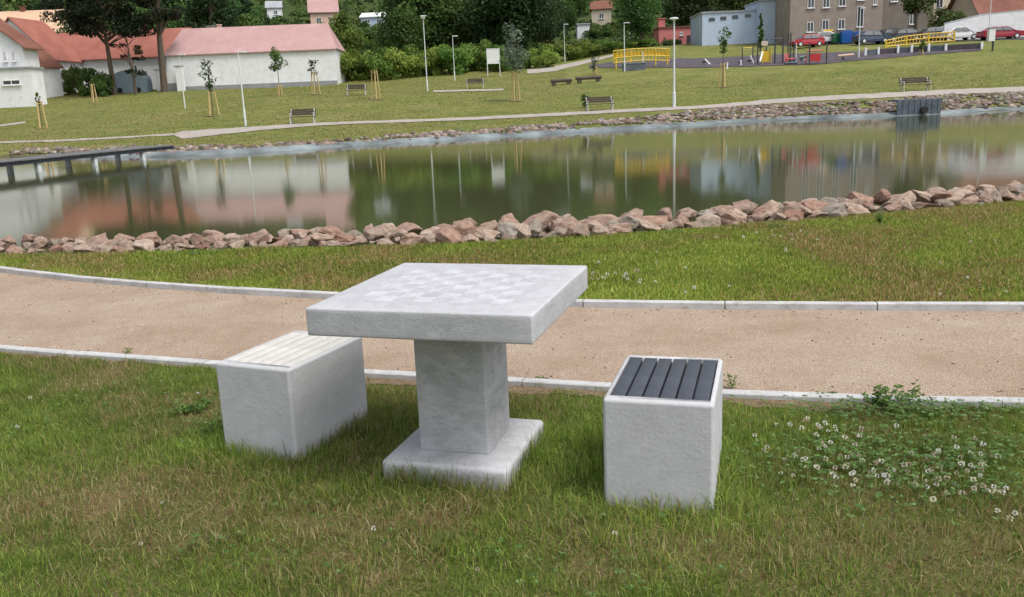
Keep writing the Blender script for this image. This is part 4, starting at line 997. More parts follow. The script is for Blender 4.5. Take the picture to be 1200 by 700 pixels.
custom_tree('broadleaf_tree', 'large mid green tree behind the lamp post with square head', 500, 70, -30, 105, 'round', 'mid', 0.42, 205, nclump=60, per=200, bare=0.1, Y=130)
custom_tree('broadleaf_tree', 'light green tree right of the long pink roofed building', 408, 92, 22, 52, 'round', 'bright', 0.30, 206, nclump=40, per=160, bare=0.05, Y=120)
custom_tree('broadleaf_tree', 'green tree in front of the pale grey building by the car park', 1072, 52, -30, 44, 'round', 'mid', 0.35, 207, nclump=36, per=130, bare=0.3, Y=112)
custom_tree('broadleaf_tree', 'bright tree beside the white boundary wall', 1108, 44, 5, 50, 'bush', 'olive', 0.30, 208, nclump=36, per=130, bare=0.1, Y=116)
custom_tree('conifer_tree', 'slim dark conifer in front of the pale blue building', 891, 55, 20, 9, 'cone', 'mid', 0.22, 209, nclump=22, per=60, bare=0.12, Y=113)
custom_tree('broadleaf_tree', 'dark tree left of the pale blue building', 812, 50, -20, 60, 'round', 'dark', 0.4, 210, nclump=40, per=150, bare=0.1, Y=150)

# young staked trees
def staked(px, base, top_stake, label, crown=None, wst=8, mat=None, guard=None):
    p = hit(px, base); s = p.y/F; t = thing('staked_tree', label, 'young tree', p, random.uniform(-0.3, 0.3), 'young staked trees on the far lawn')
    h = (base-top_stake)*s; w = wst*s
    for k in range(3):
        a = k*2.09+0.5; mb = MB(); mb.tube([(math.cos(a)*w*0.62, math.sin(a)*w*0.62, -0.1), (math.cos(a)*w*0.36, math.sin(a)*w*0.36, h)], 0.055, 6); mb.build('stake', M_STAKE, t)
    mb = MB()
    P3 = [(math.cos(k*2.09+0.5)*w*0.38, math.sin(k*2.09+0.5)*w*0.38) for k in range(3)]
    for zz in (h*0.92, ):
        for k in range(3): a, b_ = P3[k], P3[(k+1) % 3]; mb.tube([(a[0], a[1], zz), (b_[0], b_[1], zz)], 0.03, 5)
    mb.build('crossbar', M_STAKE, t)
    mb = MB(); ctop = (base-crown[0])*s if crown else h*1.1
    mb.tube([(0, 0, -0.05), (0.02, 0, ctop*0.5), (0, 0.02, ctop*0.92)], [0.035, 0.028, 0.01], 6); mb.build('trunk', M_BARK, t)
    if crown:
        top, bot, wpx, pal, per = crown; r = random.Random(px); z0 = (base-bot)*s; z1 = (base-top)*s; W = wpx*s*0.72; cs = []; rs = []
        for i in range(16):
            u = r.random(); a = r.uniform(0, 6.28); R0 = W*math.sin(math.pi*(0.12+0.72*u)); rr = R0*r.uniform(0.1, 0.8); cs.append((math.cos(a)*rr, math.sin(a)*rr, z0+(z1-z0)*u)); rs.append(W*0.42)
        V, Fq, C = leaf_cloud(cs, rs, per, 0.16, PAL[pal], px, 0.9); fast_mesh('crown', V, [Fq], M_LEAF1, C, t)
    mb = MB(); mb.tube([(0, 0, 0.0), (0, 0, 0.05)], [w*0.9, w*0.7], 14); mb.build('mulch_ring', M_SOIL, t)
    return t
staked(50, 151, 121, 'three yellow stakes round a bare sapling, far left of the lawn', (112, 125, 4, 'olive', 6))
staked(111, 121, 100, 'thin staked sapling below the dark shrubs', (96, 104, 3, 'olive', 6), wst=5)
staked(250, 136, 108, 'staked tree with a scraggy dark crown before the long white wall', (75, 108, 16, 'dark', 26), wst=11)
staked(328, 112, 100, 'young tree with small round green crown before the long white wall', (62, 84, 17, 'mid', 60), wst=5)
staked(370, 111, 86, 'staked tree with a sparse reddish top near the end of the white wall', (74, 88, 10, 'pine', 12), wst=9)
staked(441, 117, 84, 'tall staked sapling right of the left rear bench', (70, 84, 12, 'bright', 22), wst=9)
staked(604, 119, 86, 'staked tree with grey green crown right of the notice board', (35, 84, 26, 'grey', 110), wst=9)
staked(698, 88, 78, 'small grey sapling above the low log benches', (68, 82, 8, 'grey', 20), wst=5)
staked(847, 103, 76, 'thin grey sapling on the right lawn before the play area', (38, 64, 13, 'mid', 26), wst=7)
staked(1140-60, 64, 56, 'small dark sapling by the yellow fence', (50, 60, 6, 'mid', 14), wst=4)

# ------------------------------------------------------------------ lamps, benches, board
def lamp(px, base, top, label, head='square', y0=50, pr=0.055, Y=None):
    p = hit(px, base, y0=y0) if Y is None else at_y(px, base, Y); s = p.y/F
    if Y is not None: p.z = tz(p.x, Y); base = to_px(p)[1]
    h = (base-top)*s
    t = thing('lamp_post', label, 'lamp post', p, random.uniform(-0.2, 0.2), 'lamp posts in the park')
    mb = MB(); mb.tube([(0, 0, -0.2), (0, 0, 1.0), (0, 0, 1.05), (0, 0, h)], [pr*1.5, pr*1.5, pr, pr*0.7], 10); mb.build('pole', M_STEEL, t, smooth=False)
    mb = MB()
    if head == 'square': mb.box((0, 0, h+0.16), (0.55, 0.55, 0.08)); mb.box((0, 0, h+0.02), (0.3, 0.3, 0.22), taper=1.4)
    elif head == 'arm': mb.box((0.28, 0, h), (0.62, 0.16, 0.09))
    elif head == 'round': mb.tube([(0, 0, h-0.02), (0, 0, h+0.08), (0, 0, h+0.16)], [0.12, 0.34, 0.22], 12)
    mb.build('lamp_head', M_LAMP, t)
    return t
lamp(288, 148, 66, 'leaning grey lamp post before the long white wall', 'arm')
lamp(217, 127, 68, 'thin pale lamp post left of the staked tree with dark crown', 'arm', pr=0.04)
lamp(501, 107, 27, 'pale lamp post with a square head before the bright shrubs', 'square')
lamp(533, 95, 46, 'thin pale lamp post left of the notice board', 'arm', pr=0.045)
lamp(662, 73, 32, 'pale lamp post beside the pale hill path', 'arm', pr=0.045)
lamp(732, 84, 31, 'lamp post in front of the yellow play structure', 'arm')
lamp(738, 56, 14, 'thin lamp post behind the yellow play structure', 'arm', pr=0.045)
lamp(790, 126, 30, 'tall pale lamp post on the path in the middle of the far shore', 'round', pr=0.075)
lamp(1006, 68, 14, 'lamp post left of the play area fence before the bins', 'arm')
lamp(1158, 48, -14, 'lamp post beside the right hand white car', 'arm')
def bench(px, base, wpx, label, rz=0.0, back=True):
    p = hit(px, base); s = p.y/F; w = wpx*s
    t = thing('park_bench', label, 'bench', p, rz, 'park benches on the far lawn')
    for sx in (-1, 1):
        mb = MB(); x = sx*w*0.44
        mb.tube([(x, -0.22, 0), (x, -0.20, 0.42), (x, 0.22, 0.40), (x, 0.36, 0.95)], 0.045, 6); mb.tube([(x, 0.22, 0.40), (x, 0.28, 0)], 0.045, 6); mb.tube([(x, -0.2, 0.42), (x, -0.22, 0.65), (x, 0.28, 0.68)], 0.035, 6)
        mb.build('leg', M_BENCHF, t)
    mb = MB()
    for k in range(4): mb.box((0, -0.18+k*0.125, 0.46), (w, 0.11, 0.04))
    mb.build('seat', M_DWOOD, t)
    mb = MB()
    for k in range(3): mb.box((0, 0.26+k*0.045, 0.62+k*0.135), (w, 0.035, 0.12))
    mb.build('backrest', M_DWOOD, t)
    return t
bench(355, 145, 30, 'park bench left of the others on the far path below the white wall', 0.05)
bench(418, 112, 23, 'park bench between two staked trees behind the left shore', 0.05)
bench(557, 104, 21, 'park bench below the notice board', 0.05)
bench(703, 130, 33, 'park bench on the far path left of the tall middle lamp post', 0.1)
bench(1073, 107, 36, 'park bench on the right above the pond outlet', 0.08)
def logs(px, base, wpx, label):
    p = hit(px, base); s = p.y/F; t = thing('log_seat', label, 'log seat', p, 0.15, 'low log seats on the lawn')
    w = wpx*s; mb = MB(); mb.tube([(-w/2, 0, 0.42), (w/2, 0.05, 0.45)], 0.17, 10); mb.build('log', M_DWOOD, t)
    for x in (-w*0.36, w*0.36): mb = MB(); mb.box((x, 0, 0.13), (0.35, 0.4, 0.32)); mb.build('support', M_DWOOD, t)
logs(658, 100, 24, 'low dark log seat, the left one of two on the lawn'); logs(690, 97, 30, 'longer low dark log seat right of the other one')
custom_tree('shrub', 'small dark shrub behind the backrest of the middle far bench', 685, 127, 105, 11, 'bush', 'mid', 0.14, 260, nclump=10, per=60, bare=0.1, trunk_r=0.03, cat='shrub')
p = hit(579, 90); s = p.y/F
t = thing('notice_board', 'white notice board on two posts before the shrubs', 'notice board', p, 0.0); w = 14*s; h = 16*s; zb = 14*s
mb = MB(); mb.box((0, 0, zb+h/2), (w, 0.06, h)); mb.build('panel', M_WHITE, t)
mb = MB()
for sx in (-1, 1): mb.box((sx*w/2, 0, (zb+h)/2), (0.09, 0.09, zb+h))
mb.box((0, 0, zb+h+0.04), (w+0.1, 0.1, 0.08)); mb.build('frame', M_STEEL, t)

# ------------------------------------------------------------------ buildings
def house(name, label, x0, x1, base, Y, D, wall_h, roof_h, wall_m, roof_m, rz=0.0, wins=(), over=0.3, kind='gable', plinth=0, chim=(), door=None, sink=3.0, hip=0.0, cat='house', zb=None):
    if Y > 165:
        c = hit((x0+x1)/2, base, y0=140); q_ = c.y/Y; Y = c.y; wall_h *= q_; roof_h *= q_; D *= q_; sink = 2.5
        wins = [tuple(v*q_ for v in w_) for w_ in wins]; chim = [(a_*q_, b_*q_, c_*q_, d_*q_, m_) for a_, b_, c_, d_, m_ in chim]
    c = at_y((x0+x1)/2, base, Y); z = c.z if zb is None else zb; L = (x1-x0)*Y/F
    t = thing(name, label, cat, (c.x, c.y, z), rz)
    mb = MB(); mb.box((0, D/2, (wall_h-sink)/2), (L, D, wall_h+sink))
    if kind == 'gable' and not hip:
        for sx in (-1, 1): mb.add([(sx*L/2-0.1*sx, 0, wall_h), (sx*L/2-0.1*sx, D, wall_h), (sx*L/2-0.1*sx, D/2, wall_h+roof_h-0.05)], [(0, 1, 2)])
    mb.build('wall', wall_m, t)
    if kind == 'gable':
        e = over; k = roof_h/(D/2); zt = wall_h+roof_h; th = 0.14; mb = MB(); hp = hip
        for sgn in (-1, 1):
            y_e = D/2+sgn*(D/2+e); ze = wall_h-k*e
            a = [(-L/2-e, y_e, ze), (L/2+e, y_e, ze), (L/2+e-hp, D/2, zt), (-L/2-e+hp, D/2, zt)]
            mb.add([*a, *[(x, y, zz+th) for x, y, zz in a]], [(0, 1, 2, 3), (7, 6, 5, 4), (0, 4, 5, 1), (1, 5, 6, 2), (2, 6, 7, 3), (3, 7, 4, 0)])
        if hp:
            for sx in (-1, 1):
                mb.add([(sx*(L/2+e), -e, wall_h-k*e+th), (sx*(L/2+e), D+e, wall_h-k*e+th), (sx*(L/2+e-hp), D/2, zt+th)], [(0, 1, 2)])
        rf = mb.build('roof', roof_m, t)
    elif kind == 'side':      # gable end faces the camera
        e = over; k = roof_h/(L/2); th = 0.14; mb = MB()
        for sgn in (-1, 1):
            a = [(sgn*(L/2+e), -e, wall_h-k*e), (sgn*(L/2+e), D+e, wall_h-k*e), (0, D+e, wall_h+roof_h), (0, -e, wall_h+roof_h)]
            mb.add([*a, *[(x, y, zz+th) for x, y, zz in a]], [(0, 1, 2, 3), (7, 6, 5, 4), (0, 4, 5, 1), (1, 5, 6, 2), (2, 6, 7, 3), (3, 7, 4, 0)])
        rf = mb.build('roof', roof_m, t)
        mb = MB(); mb.add([(-L/2, 0.005, wall_h), (L/2, 0.005, wall_h), (0, 0.005, wall_h+roof_h), (-L/2, D, wall_h), (L/2, D, wall_h), (0, D, wall_h+roof_h)], [(0, 1, 2), (5, 4, 3)])
        mb.build('gable', wall_m, t)
    else:
        mb = MB(); mb.box((0, D/2, wall_h+0.1), (L+0.3, D+0.3, 0.2)); rf = mb.build('roof', roof_m, t)
    for cx, cy, cw, chh, cm in chim:
        mb = MB(); mb.box((cx, cy, wall_h+roof_h*0.6+chh/2), (cw, cw*0.8, chh+roof_h*0.8)); mb.box((cx, cy, wall_h+roof_h+chh+0.02), (cw*1.25, cw*1.05, 0.1)); mb.build('chimney', cm, rf)
    if plinth: mb = MB(); mb.box((0, -0.06, plinth/2-sink/2), (L+0.06, 0.16, plinth+sink)); mb.build('plinth', M_GREYW, t)
    for wx, wz, ww, wh in wins:
        f = MB(); fr = 0.07
        f.box((wx, -0.03, wz-wh/2+fr/2), (ww, 0.08, fr)); f.box((wx, -0.03, wz+wh/2-fr/2), (ww, 0.08, fr))
        for sx in (-1, 0, 1): f.box((wx+sx*(ww/2-fr/2), -0.034, wz), (fr, 0.07, wh))
        f.box((wx, -0.08, wz-wh/2-0.04), (ww+0.2, 0.2, 0.07))
        w_ = f.build('window', M_FRAME, t); g_ = MB(); g_.box((wx, -0.012, wz), (ww-0.03, 0.03, wh-0.03)); g_.build('pane', M_GLASS, w_)
    if door:
        mb = MB(); mb.box((door[0], -0.03, door[2]/2), (door[1], 0.1, door[2])); mb.build('door', door[3], t)
    return t
Y1 = 108.0; s1 = Y1/F
house('long_building', 'long white building with a faded pink roof and grey plinth behind the lawn', 203, 392, 101, Y1, 7.5, 38*s1, 29*s1, M_WHITE, M_TPINK, rz=0.03, plinth=2.5*s1,
      chim=((-5.5, 4.6, 0.9, 0.35, M_GREYW), (-4.6, 4.8, 0.5, 0.5, M_PEACH)), over=0.25, hip=1.4, cat='building')
house('house', 'low white house with an orange red tiled roof behind the pines', 66, 212, 98, 113, 8.0, 3.2, 3.3, M_WHITE, M_TRED, rz=-0.01, over=0.4, wins=((-3.6, 1.6, 1.0, 1.0), (2.2, 1.6, 0.8, 1.0)), chim=((2.5, 4.0, 0.5, 0.6, M_TRED),))
house('house', 'bright orange roofed house end between the thick pine and the pink roof', 176, 226, 96, 119, 8, 3.6, 3.0, M_WHITE, M_TORG, over=0.3)
house('house', 'white gabled house with a red roof second from the left', -20, 68, 100, 108, 6, 2.9, 4.7, M_WHITE, M_TRED, rz=-0.12, kind='side', over=0.35)
house('house', 'white house with dark brown roof cut off by the left edge', -62, 34, 116, 96, 3, 5.3, 3.6, M_WHITE, M_TBRN, rz=0.0, kind='side', over=0.5, wins=((3.4, 4.2, 0.35, 1.0), (2.5, 4.2, 0.35, 1.0), (1.6, 4.2, 0.35, 1.0)))
house('garage', 'low white annexe in front of the left edge house', -40, 40, 120, 93, 2.4, 3.2, 0.15, M_WHITE, M_GREYW, kind='flat', over=0.2, wins=((1.5, 1.9, 1.8, 0.5),), cat='garage')
house('house', 'narrow house with a dark red roof tucked between the white gable and the shrubs', -16, 46, 100, 103, 4, 2.0, 2.7, M_WHITE, M_TBRN, rz=-0.35, kind='side', over=0.3)
house('house', 'house with a wide peach tiled roof behind the red roofs on the left', -10, 72, 62, 150, 9, 3.4, 3.5, M_CREAM, M_TPCH, rz=0.05, over=0.5, wins=((2.0, 1.8, 1.1, 1.2),), chim=((-1.5, 4.5, 0.7, 0.8, M_TBRN),))
house('house', 'pink house with a dusty red roof high on the wooded hill', 366, 396, 36, 178, 6.5, 3.6, 2.9, M_PEACH, M_TPINK, rz=0.2, over=0.4, wins=((-1.0, 1.9, 0.9, 1.1), (1.4, 1.9, 0.9, 1.1)), chim=((0.2, 3.4, 0.6, 0.9, M_PEACH),), sink=8)
house('house', 'small white house among trees left of the pink hill house', 314, 330, 22, 190, 5, 2.2, 1.4, M_WHITE, M_TGRY, rz=0.2, wins=((0.3, 1.2, 0.8, 0.8),), sink=8)
house('house', 'white fronted house with a long pale roof behind dark trees', 424, 452, 31, 192, 6, 1.9, 1.0, M_BLUE, M_WHITE, rz=-0.05, wins=((-1.2, 1.0, 1.0, 0.8), (1.2, 1.0, 1.0, 0.8)), sink=8)
house('house', 'cream hill house partly hidden left of the small pink red building', 694, 716, 30, 172, 6, 3.0, 1.6, M_CREAM, M_TBRN, rz=-0.1, wins=((0, 1.7, 0.9, 1.0),), sink=8)
house('house', 'white hill house above the lamp post at the hill path', 640, 664, 8, 186, 6, 4.0, 1.6, M_WHITE, M_TGRY, rz=0.1, wins=((0.6, 2.0, 0.9, 1.0), (-1.0, 2.0, 0.9, 1.0)), sink=9)
house('shed', 'tiny white shed above the light green slope shrubs', 677, 691, 41, 150, 3, 1.6, 0.2, M_WHITE, M_TGRY, kind='flat', sink=5, cat='shed')
house('brick_building', 'small flat pink red building left of the pale blue building', 773, 818, 51, 140, 5, 17*140/F, 0.2, M_PINKW, M_TBRN, kind='flat', sink=3, door=(1.9, 1.3, 1.1, M_DARK), wins=((0.4, 1.4, 0.5, 0.5),), cat='building', chim=((-2.4, 1.5, 1.0, 1.3, M_PINKW),))
# pale blue building: long low wing and taller block
Yb = 128.0; sb = Yb/F
t = house('blue_wing', 'long low pale blue building wing with four small dark windows', 824, 892, 54, Yb+1.5, 8, 37*sb, 0.2, M_BLUE, M_TGRY, kind='flat', sink=4, cat='building', rz=0.0)
for k, xx in enumerate((834.5, 847.5, 861, 875.5)):
    q = (xx-858)*sb; f = MB(); f.box((q, -0.03, (30+k*0.8)*sb), (6.8*sb, 0.08, 3.6*sb)); w_ = f.build('window', M_GLASS, t); w_['label'] = 'small dark ribbon window'
house('blue_block', 'taller windowless pale blue building block beside the brown apartment house', 891, 934, 50, Yb-0.5, 8, 45*sb, 0.2, M_BLUE, M_TGRY, kind='flat', sink=4, cat='building')
Ya = 121.0; sa = Ya/F
def wgrid(L, xs_, zs_, w, h): return [(x_, z_, w, h) for x_ in xs_ for z_ in zs_]
def wpx(c, lst, s_): return [((x_-c)*s_, z_, w_, h_) for x_, z_, w_, h_ in lst]
house('apartment_house', 'brown grey apartment house with white windows behind the bins', 927, 1031, 45, Ya, 11, 9.0, 3.4, M_BEIGE, M_TRED, over=0.5, sink=4, cat='apartment house',
      wins=wpx(979, [(950, 1.55, 0.9, 1.3), (967, 1.75, 0.9, 1.3), (985, 1.75, 0.9, 1.3), (1006, 2.6, 0.85, 2.6), (950, 4.6, 0.9, 1.3), (967, 4.6, 0.9, 1.4), (985, 4.7, 0.9, 1.4), (1006, 5.4, 0.9, 1.5), (1022, 4.7, 0.5, 1.4)], sa))
house('apartment_house', 'darker grey apartment house behind the parked dark cars', 1032, 1084, 41, Ya+2, 11, 9.0, 3.4, M_BEIGE2, M_TRED, over=0.4, sink=4, cat='apartment house',
      wins=wpx(1058, [(1068, 2.2, 0.8, 1.8), (1068, 5.0, 0.9, 1.4), (1046, 5.0, 0.9, 1.4)], sa))
house('apartment_house', 'pale grey house half hidden by the green trees on the right', 1094, 1148, 30, 132, 9, 6.0, 3.0, M_CREAM, M_TBRN, over=0.4, sink=4, cat='apartment house', wins=wpx(1121, [(1100, 3.2, 1.0, 1.4), (1118, 3.2, 1.0, 1.4), (1134, 3.2, 1.0, 1.4)], 132/F))
house('house', 'house with a dark maroon roof behind the white boundary wall', 1150, 1240, 20, 118, 9, 0.9, 4.4, M_CREAM, M_TBRN, over=0.5, sink=5, wins=())
# white boundary wall climbing to the right
p0 = at_y(1106, 44, 109); p1 = at_y(1290, 40, 109)
t = thing('boundary_wall', 'long white boundary wall behind the right hand parked cars', 'wall', (p0.x, p0.y, p0.z), 0)
Lw = p1.x-p0.x; s_ = 109/F
mb = MB(); mb.add([(0, 0, -2), (Lw, 0, -2), (Lw, 0, 30*s_), (40*s_, 0, 22*s_), (0, 0, 14*s_), (0, 0.3, -2), (Lw, 0.3, -2), (Lw, 0.3, 30*s_), (40*s_, 0.3, 22*s_), (0, 0.3, 14*s_)], [(0, 1, 2, 3, 4), (9, 8, 7, 6, 5), (4, 3, 8, 9), (3, 2, 7, 8), (0, 4, 9, 5), (1, 6, 7, 2)])
mb.build('wall_panel', M_WHITE, t)
mb = MB(); mb.tube([(0, 0.15, 14*s_+0.05), (40*s_, 0.15, 22*s_+0.05), (Lw, 0.15, 30*s_+0.05)], 0.12, 4); mb.build('coping', M_GREYW, t)

# blue-grey covered tank, gate pillars by the houses
p = hit(152, 109, y0=70); s = p.y/F
t = thing('covered_trailer', 'rounded blue grey tarpaulin cover behind the dark shrubs', 'covered trailer', p, 0.1)
mb = MB(); n = 18; prof = []
for k in range(n+1):
    a = math.pi*k/n; prof.append((math.cos(a)*19*s*(1 if True else 1), 10*s+math.sin(a)**0.7*15*s))
prof = [(19*s, 0)]+prof+[(-19*s, 0)]
mb.prism(prof, 0, 2.6); mb.build('cover', M_TARP, t, bevel=0)
for sx in (-1, 1): mb = MB(); mb.tube([(sx*10*s, -0.12, 0.3), (sx*10*s, 0.05, 0.3)], 0.3, 12); mb.build('wheel', M_BLK, t)
for px, w, top, lb in ((188, 6, 84, 'white gate pillar, the left one by the long building'), (213, 8, 80, 'white gate pillar touching the corner of the long building')):
    p = hit(px, 107, y0=70); s = p.y/F; t = thing('gate_pillar', lb, 'gate pillar', p, 0, 'white gate pillars'); h = (107-top)*s
    mb = MB(); mb.box((0, 0, h/2-0.3), (w*s, 0.4, h+0.6)); mb.build('shaft', M_WHITE, t); mb = MB(); mb.box((0, 0, h+0.05), (w*s+0.14, 0.54, 0.1)); mb.build('cap', M_GREYW, t)
p = hit(200, 107, y0=70); s = p.y/F; t = thing('metal_gate', 'white and grey metal gate between the white gate pillars', 'gate', p, 0)
mb = MB(); mb.box((0, 0.05, 15.5*s), (18*s, 0.06, 15*s)); mb.build('upper_panel', M_WHITE, t); mb = MB(); mb.box((0, 0, 4.5*s), (16*s, 0.06, 8*s)); mb.build('lower_panel', M_GREYW, t)

# ------------------------------------------------------------------ play area
ribbon('playground_surface', px_line([(690, 80), (735, 80), (800, 80), (900, 78), (960, 76), (1000, 72), (1060, 67), (1110, 63), (1150, 60)]), px_line([(690, 77), (735, 71), (800, 69), (900, 65), (960, 63), (1000, 61), (1060, 57), (1110, 55), (1150, 54)]), M_PURP, dz=0.05, sub=8, rag=0.3)
ribbon('car_park', px_line([(915, 54.5), (960, 53.5), (1000, 52), (1060, 51.5), (1110, 50), (1150, 48), (1230, 47)]), px_line([(915, 51), (960, 49.5), (1000, 48), (1060, 46.5), (1110, 45), (1150, 44), (1230, 43.5)]), M_ASPH, dz=0.05, sub=6)
p = hit(752, 79); s = p.y/F
t = thing('climbing_bridge', 'long arched yellow climbing bridge left of the play area', 'play structure', p, 0.05)
mb = MB(); W = 64*s
for zz in (6*s, 11*s, 19*s):
    mb.tube([(-W/2+W*k/10, 0, zz+1.6*s*math.sin(math.pi*k/10)) for k in range(11)], 0.07, 6)
mb.build('rail', M_YEL, t)
mb = MB()
for k in range(17):
    x = -W/2+W*k/16; d = 1.6*s*math.sin(math.pi*k/16); mb.tube([(x, 0, 6*s+d), (x, 0, 19*s+d)], 0.045, 5)
for k in range(16): x = -W/2+W*(k+0.5)/16; mb.box((x, 0.1, 14.5*s+1.6*s*math.sin(math.pi*k/15)), (W/18, 0.03, 4.5*s))
mb.build('panel', M_YEL, t)
for x in (-0.46, -0.2, 0.02, 0.25, 0.46): mb = MB(); mb.tube([(W*x, 0.0, -0.1), (W*x, 0, 17*s)], 0.075, 6); mb.build('post', M_STEEL if x == 0.02 else M_YEL, t)
p = hit(743, 83); s = p.y/F; t = thing('low_wall', 'low blue grey wall under the yellow climbing bridge', 'low wall', p, 0.03)
mb = MB(); mb.box((0, 0, 4*s), (26*s, 0.3, 8*s)); mb.build('panel', M_PILE, t); mb = MB(); mb.box((0, 0, 8.4*s), (27*s, 0.4, 0.1)); mb.build('coping', M_GREYW, t)
def frame_set(px, base, label, posts, bars, panels=(), name='monkey_bars'):
    p = hit(px, base); s = p.y/F; t = thing(name, label, 'play structure', p, 0)
    for x, y, top, r, m_ in posts: mb = MB(); mb.tube([((x-px)*s, y, -0.1), ((x-px)*s, y, (base-top)*s)], r, 8); mb.build('post', m_, t)
    for xa, ya, za, xb, yb, zb_, r, m_ in bars: mb = MB(); mb.tube([((xa-px)*s, ya, (base-za)*s), ((xb-px)*s, yb, (base-zb_)*s)], r, 6); mb.build('bar', m_, t)
    for xa, xb, y, za, zb_, m_ in panels: mb = MB(); mb.box(((xa+xb)/2*s-px*s, y, (base-(za+zb_)/2)*s), ((xb-xa)*s, 0.07, (zb_-za)*s)); mb.build('panel', m_, t)
    return t
frame_set(912, 75, 'dark framed climbing frame with red and white panels in the play area', [(908, 0, 43, 0.08, M_DARK), (917, 0, 46, 0.08, M_DARK), (925.5, 0, 42, 0.08, M_DARK), (928, 1.5, 42, 0.07, M_DARK)], [(903, 0, 47.5, 918, 0, 47.5, 0.07, M_DARK)], [(918.5, 924.5, 0.1, 64, 72, M_PINKW)])
frame_set(896, 75, 'yellow and orange play tower with short slide', [(888, 0, 50, 0.07, M_DARK), (893, 0, 58, 0.06, M_YEL), (903, 0, 58, 0.06, M_YEL), (902, 1.4, 47, 0.07, M_DARK)], [(893, -0.1, 62, 886, -1.5, 73, 0.1, M_LAMP)], [(894, 902, 0.12, 61, 73, M_YEL), (893, 900, 0.3, 50, 55, M_CREAM)], name='play_tower')
frame_set(955, 76, 'low dark red play hut with a flat roof in the play area', [(948.5, 0, 51, 0.07, M_DARK), (968, 0, 51, 0.07, M_DARK), (949, 1.2, 64, 0.06, M_REDP), (963, 1.2, 64, 0.06, M_REDP)], [(947, 0.5, 60.5, 965, 0.5, 60.5, 0.1, M_PINKW)], [(950, 962, 0.2, 64, 72, M_REDP)], name='play_hut')
frame_set(937, 73, 'pair of tall dark posts between climbing frame and red hut', [(930, 0, 50, 0.06, M_DARK), (934, 0.4, 52, 0.06, M_STEEL)], [(930, 0, 53, 934, 0.4, 53, 0.05, M_DARK)], name='play_posts')
frame_set(990, 71, 'long pale springy seat on a dark base by the play area edge', [(988, 0, 67, 0.1, M_DARK)], [(982, 0, 66, 1000, 0, 65, 0.14, M_PEACH)], name='seesaw')
frame_set(926, 76, 'small red and blue roundabout between the dark posts of the play area', [(920, -0.4, 69, 0.07, M_REDP), (930, -0.4, 69, 0.07, M_BINB), (925, -0.2, 67, 0.09, M_DARK)], [(919, -0.4, 70, 931, -0.4, 70, 0.08, M_REDP), (918, -0.4, 74.5, 932, -0.4, 74.5, 0.12, M_PILE)], name='roundabout')
frame_set(941, 72, 'teal and white spring rider left of the red play hut', [(939, 0, 67, 0.08, M_DARK), (943, 0, 66, 0.06, M_LAMP)], [(937, 0, 68, 945, 0, 66.5, 0.14, M_BING)], name='spring_rider')
frame_set(876, 71, 'thin dark climbing posts with a yellow bar behind the white slide', [(870, 0, 56, 0.06, M_DARK), (882, 0, 55, 0.06, M_DARK)], [(870, 0, 57.5, 882, 0, 57, 0.06, M_YEL)], name='pull_up_bar')
for px, base, top, tilt, lb in ((829, 76, 70, 3, 'white leaning spring rider with a dark seat on the left of the play area'), (852, 81, 74, 0, 'short white post before the play area'), (868, 77, 71, 0, 'squat white post right of the thin grey sapling'), (881, 75, 66, 2, 'white slide end left of the play tower')):
    p = hit(px, base); s = p.y/F; t = thing('play_post', lb, 'play post', p, 0)
    mb = MB(); mb.tube([(tilt*s, 0, -0.05), (-tilt*s, 0, (base-top)*s)], [0.12, 0.10], 8); mb.build('post', M_LAMP, t); mb = MB(); mb.box((-tilt*s*1.2, 0.1, 0.3), (0.35, 0.3, 0.18)); mb.build('seat', M_BLK, t)
# low fence of pale posts with dark panels along the play area
P0 = [(1014, 66, 57), (1029, 64.5, 56), (1052, 63, 54), (1068, 62, 53), (1088, 61, 52), (1108, 60, 52), (1150, 58, 50)]
p = hit(1014, 66); t = thing('low_fence', 'low fence of white posts and dark panels right of the play area', 'fence', p, 0); pts = [hit(a, b_)-p for a, b_, _ in P0]
for (a, b_, c_), q in zip(P0, pts): s = (q.y+p.y)/F; mb = MB(); mb.box((q.x, q.y, q.z+(b_-c_)*s/2), (0.22, 0.22, (b_-c_)*s)); mb.build('post', M_LAMP, t)
for k in range(len(pts)-1):
    a, b_ = pts[k], pts[k+1]; mb = MB(); hh = 0.75
    mb.add([(a.x, a.y+0.05, a.z-0.1), (b_.x, b_.y+0.05, b_.z-0.1), (b_.x, b_.y+0.05, b_.z+hh*0.8), (a.x, a.y+0.05, a.z+hh*0.8), (a.x, a.y+0.1, a.z-0.1), (b_.x, b_.y+0.1, b_.z-0.1), (b_.x, b_.y+0.1, b_.z+hh*0.8), (a.x, a.y+0.1, a.z+hh*0.8)],
           [(0, 1, 2, 3), (7, 6, 5, 4), (3, 2, 6, 7), (0, 4, 5, 1)]); mb.build('panel', M_PURP if k % 2 else M_PILE, t)
